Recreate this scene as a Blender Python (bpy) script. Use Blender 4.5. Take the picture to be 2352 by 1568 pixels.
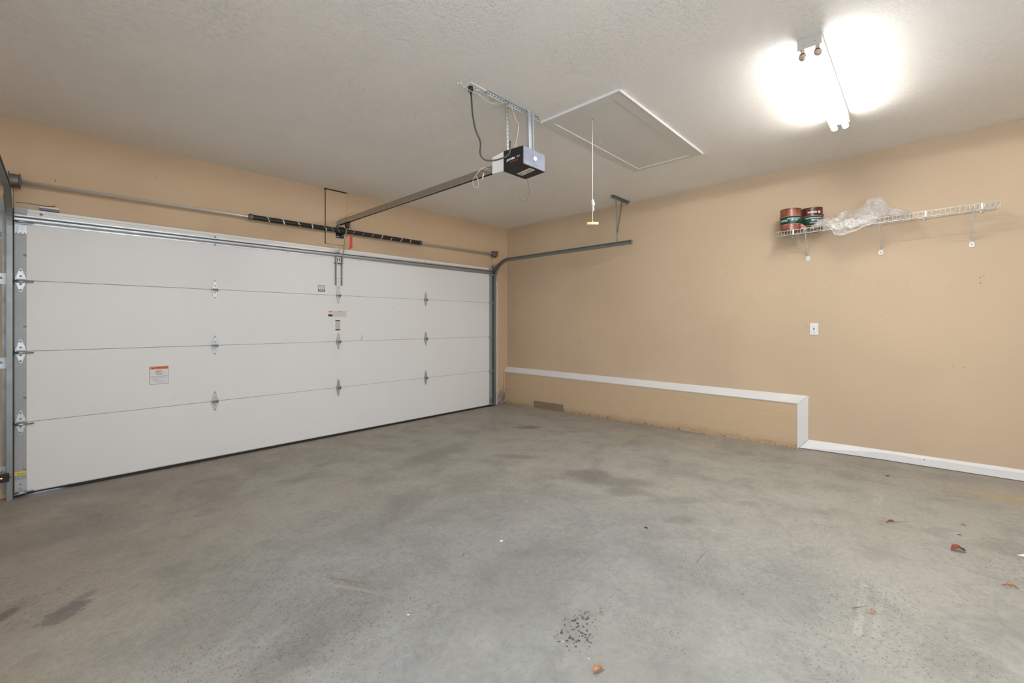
import bpy, bmesh, math, random
from mathutils import Vector, Matrix, noise

for o in list(bpy.data.objects):
    bpy.data.objects.remove(o)
scene = bpy.context.scene
COL = scene.collection
random.seed(7)

# ------------------------------------------------------------------ camera, world, exposure
FPX, HOR = 985.8, 742.0                       # focal length in pixels, height of the horizon in the 2352x1568 frame
YAW = math.atan(938.0 / FPX)
CAM = (-5.028, -4.891, 1.288)
cd = bpy.data.cameras.new('camera')
cd.sensor_width = 36.0
cd.lens = FPX * 36.0 / 2352.0
cd.shift_x = 0.0
cd.shift_y = -(784.0 - HOR) / 2352.0
cd.clip_start = 0.02
cam = bpy.data.objects.new('camera', cd)
COL.objects.link(cam)
cam.location = CAM
cam.rotation_euler = (math.radians(90), 0, -(math.radians(90) - YAW))
scene.camera = cam

world = bpy.data.worlds.new('world')
scene.world = world
world.use_nodes = True
wn = world.node_tree
wn.nodes['Background'].inputs[0].default_value = (0.62, 0.76, 1.0, 1)
wn.nodes['Background'].inputs[1].default_value = 2.5

scene.view_settings.view_transform = 'Standard'
scene.view_settings.look = 'None'
scene.view_settings.gamma = 1.0
scene.view_settings.use_curve_mapping = False
scene.view_settings.exposure = 0.11
scene.cycles.use_denoising = True
scene.cycles.max_bounces = 12
scene.cycles.diffuse_bounces = 8
scene.cycles.sample_clamp_indirect = 0.0
FILL_W = 38.0                                   # fill light added through an invented opening behind the camera (W)
LAMP_W = 64.0                                  # downward and sideways light of each strip lamp (W)
TUBE_W2 = 37.5                                 # tubes of the lamp above the camera, beyond the top of the view
TUBE_W = 37.5                                  # emission of the lit tubes over the bay
FILL_W2 = 44.0                                  # the same added fill, from the left wall

XL, YB = -6.35, -7.6
WX0, WX1, WZ0, WZ1 = -6.1, -3.1, .75, 2.25    # invented opening in the back wall, out of view, added for fill
ld = bpy.data.lights.new('fill_back', 'AREA'); ld.shape = 'RECTANGLE'; ld.size = WX1 - WX0; ld.size_y = WZ1 - WZ0
ld.energy = FILL_W; ld.color = (.88, .95, 1.0)
lo = bpy.data.objects.new('fill_back', ld); COL.objects.link(lo)  # added fill lamp in the back opening
LY0, LY1, LZ0, LZ1 = -6.9, -4.3, .6, 2.2      # second invented opening, in the left wall, also unseen fill
l2 = bpy.data.lights.new('fill_left', 'AREA'); l2.shape = 'RECTANGLE'; l2.size = LZ1 - LZ0; l2.size_y = LY1 - LY0
l2.energy = FILL_W2; l2.color = (.88, .95, 1.0)
lo2 = bpy.data.objects.new('fill_left', l2); COL.objects.link(lo2)  # added fill lamp in the left opening
lo2.location = (XL + .02, (LY0 + LY1)/2, (LZ0 + LZ1)/2); lo2.rotation_euler = (0, math.radians(-90), 0)
lo.location = ((WX0 + WX1)/2, YB + .02, (WZ0 + WZ1)/2); lo.rotation_euler = (math.radians(90), 0, 0)

# ------------------------------------------------------------------ view rays onto the real planes of the room
VX, VY = math.cos(YAW), math.sin(YAW)
RX, RY = math.sin(YAW), -math.cos(YAW)
def on(x, y, n, c):
    t = (x - 1176.0) / FPX
    d = (VX + t * RX, VY + t * RY, (HOR - y) / FPX)
    s = (c - sum(a * b for a, b in zip(n, CAM))) / sum(a * b for a, b in zip(n, d))
    return Vector([a + s * b for a, b in zip(CAM, d)])
def pY(x, y, Y=0.0): return on(x, y, (0, 1, 0), Y)
def pX(x, y, X=0.0): return on(x, y, (1, 0, 0), X)
def pF(x, y): return on(x, y, (0, .0165, 1), 0)
def pC(x, y): return on(x, y, (-.0043, 0, 1), 2.828)
def ceil_z(X): return 2.828 + .0043 * X
def floor_z(Y): return -.0165 * Y

# ------------------------------------------------------------------ mesh builder
class B:
    def __init__(s):
        s.v = []; s.f = []; s.m = []; s.sm = []
    def add(s, vs, fs, mi=0, smooth=False):
        k = len(s.v)
        s.v += [tuple(v) for v in vs]
        s.f += [[i + k for i in f] for f in fs]
        s.m += [mi] * len(fs); s.sm += [smooth] * len(fs)
        return s
    def box(s, a, b, mi=0, mat=None):
        x0, x1 = sorted((a[0], b[0])); y0, y1 = sorted((a[1], b[1])); z0, z1 = sorted((a[2], b[2]))
        vs = [Vector(p) for p in [(x0,y0,z0),(x1,y0,z0),(x1,y1,z0),(x0,y1,z0),(x0,y0,z1),(x1,y0,z1),(x1,y1,z1),(x0,y1,z1)]]
        if mat: vs = [mat @ p for p in vs]
        return s.add(vs, [(0,3,2,1),(4,5,6,7),(0,1,5,4),(1,2,6,5),(2,3,7,6),(3,0,4,7)], mi)
    def hexa(s, vs, mi=0):      # bottom 4 then top 4
        return s.add(vs, [(0,3,2,1),(4,5,6,7),(0,1,5,4),(1,2,6,5),(2,3,7,6),(3,0,4,7)], mi)
    def bar(s, p, q, w, h, up=(0,0,1), mi=0):   # rectangular bar p->q
        p = Vector(p); q = Vector(q); d = (q - p).normalized(); u = Vector(up)
        a = d.cross(u)
        if a.length < 1e-4: a = d.cross(Vector((0,1,0)))
        a.normalize(); u = a.cross(d).normalized()
        a *= w / 2; u *= h / 2
        return s.hexa([p-a-u, q-a-u, q+a-u, p+a-u, p-a+u, q-a+u, q+a+u, p+a+u], mi)
    def tube(s, pts, r, n=10, mi=0, cap=True, closed=False):
        pts = [Vector(p) for p in pts]; N = len(pts)
        rs = r if isinstance(r, (list, tuple)) else [r] * N
        ds = []
        for i in range(N):
            a = pts[(i - 1) % N] if (i > 0 or closed) else pts[i]
            b = pts[(i + 1) % N] if (i < N - 1 or closed) else pts[i]
            ds.append((b - a).normalized())
        u = ds[0].orthogonal().normalized(); vs = []
        for i in range(N):
            u = (u - ds[i] * u.dot(ds[i]))
            if u.length < 1e-6: u = ds[i].orthogonal()
            u.normalize(); w = ds[i].cross(u)
            for k in range(n):
                a = 2 * math.pi * k / n
                vs.append(pts[i] + (u * math.cos(a) + w * math.sin(a)) * rs[i])
        fs = []
        for i in range(N if closed else N - 1):
            for k in range(n):
                a = i * n; b = ((i + 1) % N) * n; k2 = (k + 1) % n
                fs.append((a + k, a + k2, b + k2, b + k))
        s.add(vs, fs, mi, True)
        if cap and not closed:
            k = len(s.v) - len(vs)
            s.f.append([k + i for i in reversed(range(n))]); s.m.append(mi); s.sm.append(False)
            s.f.append([k + (N - 1) * n + i for i in range(n)]); s.m.append(mi); s.sm.append(False)
        return s
    def lathe(s, prof, o=(0,0,0), axis='z', n=24, mi=0, smooth=True, mis=None):  # prof: (r, h)
        o = Vector(o); vs = []
        for r, h in prof:
            for k in range(n):
                a = 2 * math.pi * k / n; c, d = r * math.cos(a), r * math.sin(a)
                vs.append(o + Vector({'z': (c, d, h), 'x': (h, c, d), 'y': (d, h, c)}[axis]))
        for i in range(len(prof) - 1):
            fs = []
            base = i * n
            for k in range(n):
                k2 = (k + 1) % n
                fs.append((base + k, base + k2, base + n + k2, base + n + k))
            if i == 0:
                k0 = len(s.v); s.v += [tuple(v) for v in vs]
            s.f += [[j + k0 for j in f] for f in fs]
            s.m += [mis[i] if mis else mi] * n; s.sm += [smooth] * n
        return s
    def prism(s, poly, d, mi=0, origin=(0,0,0), ax=(1,0,0), ay=(0,0,1)):   # poly in (ax, ay) plane extruded along vector d
        o = Vector(origin); ax = Vector(ax); ay = Vector(ay); d = Vector(d); n = len(poly)
        a = [o + ax * p[0] + ay * p[1] for p in poly]
        b = [p + d for p in a]
        return s.add(a + b, [list(range(n)), list(reversed(range(n, 2 * n)))] + [(i, n + i, n + (i + 1) % n, (i + 1) % n) for i in range(n)], mi)
    def loft(s, secs, mi=0, smooth=False, cap=True):    # list of closed sections
        n = len(secs[0]); vs = [p for sec in secs for p in sec]; fs = []
        for i in range(len(secs) - 1):
            for k in range(n):
                fs.append((i*n+k, i*n+(k+1) % n, (i+1)*n+(k+1) % n, (i+1)*n+k))
        s.add(vs, fs, mi, smooth)
        if cap:
            k = len(s.v) - len(vs)
            s.f.append([k + i for i in reversed(range(n))]); s.m.append(mi); s.sm.append(False)
            s.f.append([k + (len(secs)-1)*n + i for i in range(n)]); s.m.append(mi); s.sm.append(False)
        return s
    def ball(s, c, r, mi=0, nu=10, nv=6, sc=(1,1,1)):
        c = Vector(c); pr = []
        vs = []; fs = []
        for i in range(nv + 1):
            t = math.pi * i / nv
            for k in range(nu):
                a = 2 * math.pi * k / nu
                vs.append(c + Vector((math.sin(t)*math.cos(a)*r*sc[0], math.sin(t)*math.sin(a)*r*sc[1], math.cos(t)*r*sc[2])))
        for i in range(nv):
            for k in range(nu):
                fs.append((i*nu+k, (i+1)*nu+k, (i+1)*nu+(k+1) % nu, i*nu+(k+1) % nu))
        return s.add(vs, fs, mi, True)
    def obj(s, name, mats, parent=None, bevel=0, loc=None, segs=2, fix=True):
        me = bpy.data.meshes.new(name)
        off = Vector(loc) if loc is not None else Vector((0, 0, 0))
        me.from_pydata([tuple(Vector(v) - off) for v in s.v], [], s.f)
        if not isinstance(mats, (list, tuple)): mats = [mats]
        for m in mats: me.materials.append(m)
        for p, mi, sm in zip(me.polygons, s.m, s.sm):
            p.material_index = mi; p.use_smooth = sm
        if fix:
            bm = bmesh.new(); bm.from_mesh(me)
            bmesh.ops.remove_doubles(bm, verts=bm.verts, dist=1e-5)
            bmesh.ops.recalc_face_normals(bm, faces=bm.faces)
            bm.to_mesh(me); bm.free()
        o = bpy.data.objects.new(name, me)
        COL.objects.link(o)
        o.location = off
        if parent is not None:
            o.parent = parent
            o.matrix_parent_inverse = Matrix.Translation(root_loc(parent)).inverted() 
        if bevel:
            md = o.modifiers.new('bevel', 'BEVEL'); md.width = bevel; md.segments = segs; md.limit_method = 'ANGLE'; md.angle_limit = math.radians(40)
        return o
def root_loc(o):
    l = Vector(o.location)
    while o.parent is not None:
        # children store absolute positions through the inverse matrix
        l = Vector(o.location); break
    return l
def tag(o, label=None, cat=None, group=None, kind=None):
    if label: o['label'] = label
    if cat: o['category'] = cat
    if group: o['group'] = group
    if kind: o['kind'] = kind
    return o
def islands(b):
    par = list(range(len(b.v)))
    def f(i):
        while par[i] != i: par[i] = par[par[i]]; i = par[i]
        return i
    key = {}
    for i, v in enumerate(b.v):
        k = tuple(round(c, 5) for c in v)
        if k in key: par[f(i)] = f(key[k])
        else: key[k] = i
    for fc in b.f:
        for i in fc[1:]: par[f(i)] = f(fc[0])
    gr = {}
    for n, fc in enumerate(b.f): gr.setdefault(f(fc[0]), []).append(n)
    out = []
    for fs in gr.values():
        n = B(); mp = {}
        for k in fs:
            for i in b.f[k]:
                if i not in mp: mp[i] = len(n.v); n.v.append(b.v[i])
            n.f.append([mp[i] for i in b.f[k]]); n.m.append(b.m[k]); n.sm.append(b.sm[k])
        out.append(n)
    return out
def each(b, name, mats, parent, **kw):
    return [n.obj(name, mats, parent, **kw) for n in islands(b)]
def thing(name, loc, label, cat, group=None):
    o = bpy.data.objects.new(name, None); COL.objects.link(o); o.location = loc; o.empty_display_size = .05
    return tag(o, label, cat, group)
def struct(o):
    o['kind'] = 'structure'; return o

# ------------------------------------------------------------------ materials
def lin(c):
    return tuple(((x/255) / 12.92 if x/255 <= .04045 else (((x/255) + .055) / 1.055) ** 2.4) for x in c)
class N:
    def __init__(s, name):
        s.mat = bpy.data.materials.new(name); s.mat.use_nodes = True
        s.t = s.mat.node_tree; s.t.nodes.clear()
        s.out = s.t.nodes.new('ShaderNodeOutputMaterial')
        s.p = s.t.nodes.new('ShaderNodeBsdfPrincipled')
        s.t.links.new(s.p.outputs[0], s.out.inputs[0])
        s.co = None
    def n(s, kind, **kw):
        nd = s.t.nodes.new('ShaderNode' + kind)
        for k, v in kw.items(): setattr(nd, k, v)
        return nd
    def L(s, a, b):
        if isinstance(a, bpy.types.NodeSocket): s.t.links.new(a, b)
        elif isinstance(a, tuple) and len(a) == 3 and b.type == 'RGBA': b.default_value = (*a, 1)
        else: b.default_value = a
    def coord(s):
        if not s.co: s.co = s.n('NewGeometry').outputs['Position']
        return s.co
    def noise(s, scale, detail=4, rough=.5, vec=None, dist=0, out='Fac', scl=None):
        nd = s.n('TexNoise'); v = vec or s.coord()
        if scl: v = s.vm('MULTIPLY', v, scl)
        s.L(v, nd.inputs['Vector']); nd.inputs['Scale'].default_value = scale
        nd.inputs['Detail'].default_value = detail; nd.inputs['Roughness'].default_value = rough; nd.inputs['Distortion'].default_value = dist
        return nd.outputs[out]
    def voro(s, scale, vec=None, out='Distance', feature='F1', rnd=1.0):
        nd = s.n('TexVoronoi', feature=feature); s.L(vec or s.coord(), nd.inputs['Vector']); nd.inputs['Scale'].default_value = scale
        nd.inputs['Randomness'].default_value = rnd
        return nd.outputs[out]
    def vm(s, op, a, b):
        nd = s.n('VectorMath', operation=op); s.L(a, nd.inputs[0]); s.L(b, nd.inputs[1]); return nd.outputs[0]
    def math(s, op, a, b=0.0, clamp=False):
        nd = s.n('Math', operation=op); nd.use_clamp = clamp; s.L(a, nd.inputs[0]); s.L(b, nd.inputs[1]); return nd.outputs[0]
    def ramp(s, f, a, b, lo=0.0, hi=1.0):   # smooth map range
        nd = s.n('MapRange', interpolation_type='SMOOTHSTEP'); s.L(f, nd.inputs[0])
        nd.inputs[1].default_value = a; nd.inputs[2].default_value = b; nd.inputs[3].default_value = lo; nd.inputs[4].default_value = hi
        return nd.outputs[0]
    def mix(s, f, a, b, mode='MIX'):
        nd = s.n('Mix', data_type='RGBA', blend_type=mode); s.L(f, nd.inputs[0]); s.L(a, nd.inputs[6]); s.L(b, nd.inputs[7]); return nd.outputs[2]
    def sep(s, v=None):
        nd = s.n('SeparateXYZ'); s.L(v or s.coord(), nd.inputs[0]); return nd.outputs
    def bump(s, h, strength=.3, dist=.01):
        nd = s.n('Bump'); s.L(h, nd.inputs['Height']); nd.inputs['Strength'].default_value = strength; nd.inputs['Distance'].default_value = dist
        s.t.links.new(nd.outputs[0], s.p.inputs['Normal'])
    def fin(s, col=None, rough=.5, metal=0.0, spec=.5):
        if col is not None: s.L(col, s.p.inputs['Base Color'])
        s.L(rough, s.p.inputs['Roughness']); s.p.inputs['Metallic'].default_value = metal
        s.p.inputs['Specular IOR Level'].default_value = spec
        return s.mat
def plain(name, col, rough=.5, metal=0.0, spec=.5, var=.0, vs=30):
    m = N(name)
    if var:
        f = m.noise(vs, 4, .6)
        c = m.mix(f, tuple(max(0, x*(1-var)) for x in col), tuple(min(1, x*(1+var)) for x in col))
        return m.fin(c, rough, metal, spec)
    return m.fin(col, rough, metal, spec)
def metal(name, col, rough=.35, var=.12, vs=60, stretch=None, mt=1.0):
    m = N(name)
    f = m.noise(vs, 5, .6, scl=stretch)
    c = m.mix(f, tuple(x*(1-var) for x in col), tuple(min(1, x*(1+var)) for x in col))
    r = m.ramp(m.noise(vs*.7, 3, .6), .3, .7, rough*.93, min(1, rough*1.1))
    return m.fin(c, r, mt)

WALLC = (.560, .430, .292)
def wall_mat(name, base=WALLC, bumps=.06):
    m = N(name)
    c = m.mix(m.ramp(m.noise(1.3, 3, .5), .35, .7), tuple(x*.97 for x in base), tuple(x*1.03 for x in base))
    c = m.mix(m.math('MULTIPLY', m.ramp(m.noise(9, 6, .65), .62, .8), .10), c, (.36, .25, .15))
    h = m.noise(260, 3, .6)
    m.bump(h, bumps, .002)
    return m, c
m_, c_ = wall_mat('tan_wall_paint')
M_wall = m_.fin(c_, .62, 0, .35)
# door wall: some grime over the shaft
m_, c_ = wall_mat('tan_wall_paint_front', (.565, .415, .268))
g = m_.math('MULTIPLY', m_.ramp(m_.noise(14, 6, .7, scl=(.5, 1, 1.6)), .6, .72), .16)
c_ = m_.mix(g, c_, (.27, .18, .105))
# peeled, stained paint low beside the track
X, Y, Z = m_.sep()
inx = m_.math('MULTIPLY', m_.ramp(X, -.36, -.33), m_.ramp(m_.math('ADD', m_.math('SUBTRACT', Z, m_.math('MULTIPLY', X, .45)), m_.math('MULTIPLY', m_.noise(22, 5, .7), .30)), .46, .38))
pk = m_.ramp(m_.noise(42, 6, .75, scl=(1.2, 1, .7)), .40, .60)
c_ = m_.mix(inx, c_, m_.mix(pk, (.52, .46, .42), (.13, .06, .04)))
M_wall_front = m_.fin(c_, .6, 0, .35)
# lower concrete wall (brushed render)
m_ = N('tan_painted_concrete')
f1 = m_.noise(22, 6, .65, scl=(1, .35, 2.2))
c_ = m_.mix(f1, (.52, .385, .24), (.60, .46, .305))
X, Y, Z = m_.sep()
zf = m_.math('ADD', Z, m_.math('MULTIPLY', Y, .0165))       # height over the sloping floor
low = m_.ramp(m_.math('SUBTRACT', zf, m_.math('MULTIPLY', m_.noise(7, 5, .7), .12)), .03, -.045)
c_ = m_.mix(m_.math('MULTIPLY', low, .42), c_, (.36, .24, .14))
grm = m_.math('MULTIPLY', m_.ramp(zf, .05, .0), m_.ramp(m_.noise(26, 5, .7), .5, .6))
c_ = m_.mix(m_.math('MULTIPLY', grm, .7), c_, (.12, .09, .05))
# dark unpainted patch
px0, px1 = pX(1226, 930, -.07)[1], pX(1294, 930, -.07)[1]
lo_, hi_ = min(px0, px1), max(px0, px1)
zz = m_.math('ADD', zf, m_.math('MULTIPLY', m_.noise(40, 3, .6), .015))
pat = m_.math('MULTIPLY', m_.math('MULTIPLY', m_.ramp(Y, lo_-.006, lo_+.006), m_.ramp(Y, hi_+.006, hi_-.006)), m_.ramp(zz, .115, .105))
c_ = m_.mix(m_.math('MULTIPLY', pat, .9), c_, m_.mix(m_.noise(60, 4, .6), (.17, .12, .075), (.29, .21, .14)))
m_.bump(f1, .35, .006)
M_conc_wall = m_.fin(c_, .8, 0, .2)
# ceiling: stomped texture
m_ = N('textured_ceiling_paint')
w1 = m_.noise(5.0, 2, .5, out='Color')
vec = m_.vm('ADD', m_.coord(), m_.vm('MULTIPLY', w1, (.10, .10, 0)))
s1 = m_.noise(62, 2, .55, vec=vec, dist=.55)
rid = m_.ramp(m_.math('ABSOLUTE', m_.math('SUBTRACT', s1, .5)), .0, .07, 1, 0)
brk = m_.ramp(m_.noise(38, 2, .5), .42, .58)                  # breaks the ridges into short strokes
s2 = m_.ramp(m_.noise(95, 2, .6, vec=vec, dist=.3), .52, .68)
msk = m_.ramp(m_.noise(2.6, 4, .6), .34, .6)
h = m_.math('MULTIPLY', m_.math('ADD', m_.math('MULTIPLY', rid, brk), m_.math('MULTIPLY', s2, .6)), m_.math('ADD', m_.math('MULTIPLY', msk, .65), .35))
m_.bump(h, .55, .005)
c_ = m_.mix(m_.noise(1.1, 3, .5), (.83, .80, .745), (.86, .83, .78))
M_ceil = m_.fin(c_, .55, 0, .35)

# concrete floor
def floor_material():
    m = N('stained_concrete')
    big = m.noise(.55, 4, .55)
    med = m.noise(2.3, 6, .62, dist=.4)
    fine = m.noise(38, 6, .7)
    X, Y, Z = m.sep()
    def ell(cx, cy, rx, ry, ang=0, wob=.35, ws=5, soft=.35):
        dx = m.math('SUBTRACT', X, cx); dy = m.math('SUBTRACT', Y, cy); c, s_ = math.cos(ang), math.sin(ang)
        u = m.math('DIVIDE', m.math('ADD', m.math('MULTIPLY', dx, c), m.math('MULTIPLY', dy, s_)), rx)
        v = m.math('DIVIDE', m.math('ADD', m.math('MULTIPLY', dx, -s_), m.math('MULTIPLY', dy, c)), ry)
        r = m.math('SQRT', m.math('ADD', m.math('MULTIPLY', u, u), m.math('MULTIPLY', v, v)))
        if wob:
            r = m.math('ADD', r, m.math('MULTIPLY', m.math('SUBTRACT', m.noise(ws, 5, .65), .5), wob * 2))
        return m.ramp(r, 1.0 - soft, 1.0 + soft, 1, 0)
    green = (.335, .332, .284)
    grey = (.272, .278, .275)
    pink = (.345, .300, .248)
    col = m.mix(m.ramp(big, .35, .62), green, (.37, .358, .315))
    # cooler worn middle of the bay
    a = pF(1150, 1330); cool = ell(a[0], a[1], 1.35, 1.0, math.radians(-38), .55, 1.6, .6)
    col = m.mix(m.math('MULTIPLY', cool, .85), col, grey)
    # warm dusty rim near the door and walls
    e1 = m.ramp(m.math('ADD', Y, m.math('MULTIPLY', m.noise(1.6, 4, .6), 1.2)), -.5, .45)
    e2 = m.ramp(m.math('ADD', X, m.math('MULTIPLY', m.noise(1.9, 4, .6), 1.0)), -.7, .5)
    e3 = m.ramp(m.math('ADD', m.math('ADD', X, m.math('MULTIPLY', Y, -.45)), m.math('MULTIPLY', m.noise(1.7, 5, .6), .9)), -2.75, -3.75)
    st_ = m.noise(1.5, 5, .65, scl=(2.2, .7, 1), dist=.5)
    col = m.mix(m.math('MULTIPLY', m.math('MAXIMUM', m.math('MAXIMUM', e1, m.math('MULTIPLY', e2, .8)), m.math('MULTIPLY', e3, .8)), .85), col, pink)
    col = m.mix(m.math('MULTIPLY', e3, .12), col, (.19, .155, .125))
    # mottling
    col = m.mix(m.math('MULTIPLY', m.ramp(st_, .48, .66), .22), col, (.25, .235, .21))
    col = m.mix(m.math('MULTIPLY', m.ramp(m.noise(6, 6, .72, dist=.6), .50, .66), .36), col, (.205, .203, .198))
    col = m.mix(m.math('MULTIPLY', m.ramp(med, .48, .66), .40), col, (.19, .187, .18))
    col = m.mix(m.math('MULTIPLY', m.ramp(med, .47, .30), .25), col, (.44, .43, .39))
    col = m.mix(m.math('MULTIPLY', m.ramp(m.noise(.9, 5, .65, scl=(1.5, .8, 1)), .55, .7), .28), col, (.36, .30, .25))
    col = m.mix(m.ramp(fine, .3, .7), m.mix(1.0, col, (.90, .90, .90), 'MULTIPLY'), m.mix(1.0, col, (1.07, 1.07, 1.07), 'MULTIPLY'))
    mm = m.math('ADD', m.math('MULTIPLY', cool, .7), .3)
    col = m.mix(m.math('MULTIPLY', m.math('MULTIPLY', m.ramp(m.noise(17, 5, .7, dist=.8), .53, .68), mm), .38), col, (.17, .17, .168))
    col = m.mix(m.math('MULTIPLY', m.math('MULTIPLY', m.ramp(m.noise(13, 5, .7, dist=.6), .46, .32), mm), .22), col, (.42, .42, .40))
    col = m.mix(m.math('MULTIPLY', m.ramp(m.noise(120, 3, .7), .56, .70), .16), col, (.15, .15, .145))
    # dark oil stains  (pixel centre on the floor, radii, angle, strength, colour)
    def st(px, py, rx, ry, ang, k, c=(.13, .125, .115), wob=.5, ws=7, soft=.45):
        nonlocal col
        q = pF(px, py); f = ell(q[0], q[1], rx, ry, math.radians(ang), wob, ws, soft)
        col = m.mix(m.math('MULTIPLY', f, k), col, c)
    st(1352, 1088, .19, .10, -52, .52)
    st(1412, 1106, .26, .11, -55, .50)
    st(1432, 1128, .13, .09, -50, .46)
    st(1345, 1142, .22, .05, -40, .16)
    st(148, 1408, .085, .055, 40, .62, ws=26, wob=.9, soft=.15)
    st(172, 1385, .10, .03, 50, .5, ws=30, wob=.9, soft=.2)
    st(12, 1412, .06, .03, 60, .6, (.10, .06, .04), ws=22)
    st(1215, 981, .17, .08, -40, .55, (.15, .11, .08))
    st(1180, 1048, .20, .06, -60, .45)
    st(1440, 1022, .34, .022, 8, .25, (.19, .17, .15), soft=.7)
    st(1560, 1150, .22, .06, -45, .28)
    st(1563, 1193, .10, .05, -45, .30)
    st(1000, 1045, .35, .14, 10, .42)
    st(700, 1095, .22, .10, 5, .28, (.17, .14, .11))
    st(940, 1150, .30, .13, 30, .26)
    st(1080, 1110, .34, .18, 0, .24)
    st(1200, 1330, .42, .22, 10, .22)
    st(800, 1400, .32, .16, 25, .26)
    st(670, 1500, .20, .09, 20, .28)
    st(1330, 1440, .11, .08, 10, .25)
    st(1790, 1345, .28, .16, -20, .22, (.20, .20, .21))
    st(1500, 1480, .30, .16, 0, .15)
    st(2300, 1260, .16, .07, -70, .25)
    st(1470, 1520, .3, .2, 0, .12, (.40, .37, .32))
    st(812, 1352, .13, .010, -62, .28, (.48, .44, .37), wob=.6, ws=16)
    st(790, 1332, .13, .008, -62, .5, (.20, .12, .08), wob=.6, ws=16)
    st(2320, 1145, .22, .08, -80, .55, (.42, .33, .16))
    st(450, 1470, .22, .03, 45, .10, (.42, .28, .19))
    st(1460, 880+80, .0, .0, 0, 0) if False else None
    # pale tape residue strips
    def strip(p, q, w, k):
        nonlocal col
        a = pF(*p); b = pF(*q); d = b - a; L_ = d.length; ang = math.atan2(d[1], d[0])
        dx = m.math('SUBTRACT', X, (a[0]+b[0])/2); dy = m.math('SUBTRACT', Y, (a[1]+b[1])/2); c, s_ = math.cos(ang), math.sin(ang)
        u = m.math('ABSOLUTE', m.math('ADD', m.math('MULTIPLY', dx, c), m.math('MULTIPLY', dy, s_)))
        v = m.math('ABSOLUTE', m.math('ADD', m.math('MULTIPLY', dx, -s_), m.math('MULTIPLY', dy, c)))
        f = m.math('MULTIPLY', m.ramp(u, L_/2+.004, L_/2-.004), m.ramp(v, w/2+.002, w/2-.002))
        f = m.math('MULTIPLY', f, m.ramp(m.noise(18, 5, .7), .35, .6))
        col = m.mix(m.math('MULTIPLY', f, k), col, (.50, .48, .43))
    strip((1986, 1342), (1968, 1460), .028, .42)
    strip((2024, 1354), (2010, 1478), .026, .30)
    strip((2022, 1132), (2014, 1160), .05, .35)
    # pitted speckles, dense in patches
    sx = m.vm('ADD', m.coord(), m.vm('MULTIPLY', m.noise(60, 3, .6, out='Color'), (.012, .012, 0)))
    def speck(scale, thr, mask, k, c=(.085, .08, .072)):
        nonlocal col
        d = m.voro(scale, sx); rc = m.sep(m.voro(scale, sx, out='Color'))
        t = m.math('MULTIPLY', m.math('POWER', rc[0], 2.0), thr)
        f = m.math('LESS_THAN', d, m.math('MULTIPLY', t, mask))
        col = m.mix(m.math('MULTIPLY', f, k), col, c)
    mk = m.ramp(m.noise(1.2, 4, .6), .36, .62)
    nearc = m.ramp(m.math('ADD', m.math('MULTIPLY', X, -1), m.math('MULTIPLY', Y, -.9)), 3.4, 6.0)
    q = pF(760, 1400); el1 = ell(q[0], q[1], .75, .55, 0, .4, 2, .7)
    mk2 = m.math('MAXIMUM', m.math('MULTIPLY', mk, m.math('ADD', m.math('MULTIPLY', nearc, .75), .25)), el1)
    speck(92, .46, mk2, .46)
    speck(135, .44, m.math('ADD', m.math('MULTIPLY', mk2, .8), .15), .42)
    speck(36, .17, mk, .38)
    q = pF(1325, 1447); el2 = ell(q[0], q[1], .12, .075, math.radians(10), .35, 9, .5)
    speck(90, .80, el2, .85, (.045, .04, .036))
    # white flecks
    d = m.voro(7.0, m.coord()); f = m.math('LESS_THAN', d, .022)
    col = m.mix(m.math('MULTIPLY', f, .7), col, (.75, .74, .7))
    # grime line along the wall foot
    h = m.math('ADD', m.math('MULTIPLY', fine, .6), m.math('MULTIPLY', m.noise(6, 4, .6), .6))
    m.bump(h, .18, .006)
    r = m.ramp(m.noise(3, 4, .6), .3, .7, .50, .68)
    return m.fin(col, r, 0, .4)
M_floor = floor_material()

M_trim = plain('white_trim_paint', (.74, .74, .73), .35, var=.03, vs=8)
m_ = N('white_door_steel')
f = m_.noise(.8, 3, .5)
c_ = m_.mix(f, (.72, .725, .715), (.765, .77, .76))
X, Y, Z = m_.sep()
smg = m_.math('MULTIPLY', m_.ramp(m_.noise(5, 6, .72), .66, .78), .3)
c_ = m_.mix(smg, c_, (.42, .40, .37))
sp = m_.math('MULTIPLY', m_.math('LESS_THAN', m_.voro(9.0), .014), m_.ramp(Z, .75, .1))
c_ = m_.mix(m_.math('MULTIPLY', sp, .75), c_, (.12, .11, .10))
m_.bump(m_.noise(14, 2, .5, scl=(1, 1, .25)), .04, .01)
M_door = m_.fin(c_, .38, 0, .4)
M_galv = metal('galvanized_steel', (.48, .50, .50), .45, .10, 40, mt=.85)
M_galv_light = plain('light_punched_steel', (.50, .53, .54), .5, .35, var=.12, vs=60)
M_galv_bright = metal('bright_zinc_plate', (.54, .55, .54), .46, .10, 50)
M_galv_dull = metal('dull_galvanized_track', (.29, .31, .30), .48, .10, 18, mt=.8)
M_stile = metal('satin_grey_stile', (.36, .37, .37), .55, .03, 6, mt=.35)
M_strut = metal('bright_galvanized_strut', (.50, .51, .51), .44, .05, 30, stretch=(.05, 1, 1))
M_shaft = plain('polished_steel_shaft', (.66, .65, .62), .34, .45)
M_rail = metal('brown_grey_steel_rail', (.50, .465, .41), .38, .12, 30, stretch=(1, .1, 1))
M_black = plain('black_plastic', (.012, .012, .012), .45, var=.3)
M_blackm = plain('black_painted_spring', (.018, .017, .016), .38, var=.3, vs=120)
M_dark = plain('dark_gap', (.01, .01, .01), .8)
M_rubber = plain('black_rubber', (.016, .015, .014), .6)
m_ = N('cast_drum_grey'); M_drum = m_.fin(m_.mix(m_.ramp(m_.noise(40, 5, .7), .45, .65), (.22, .21, .20), (.16, .10, .07)), .5, .6)
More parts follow.
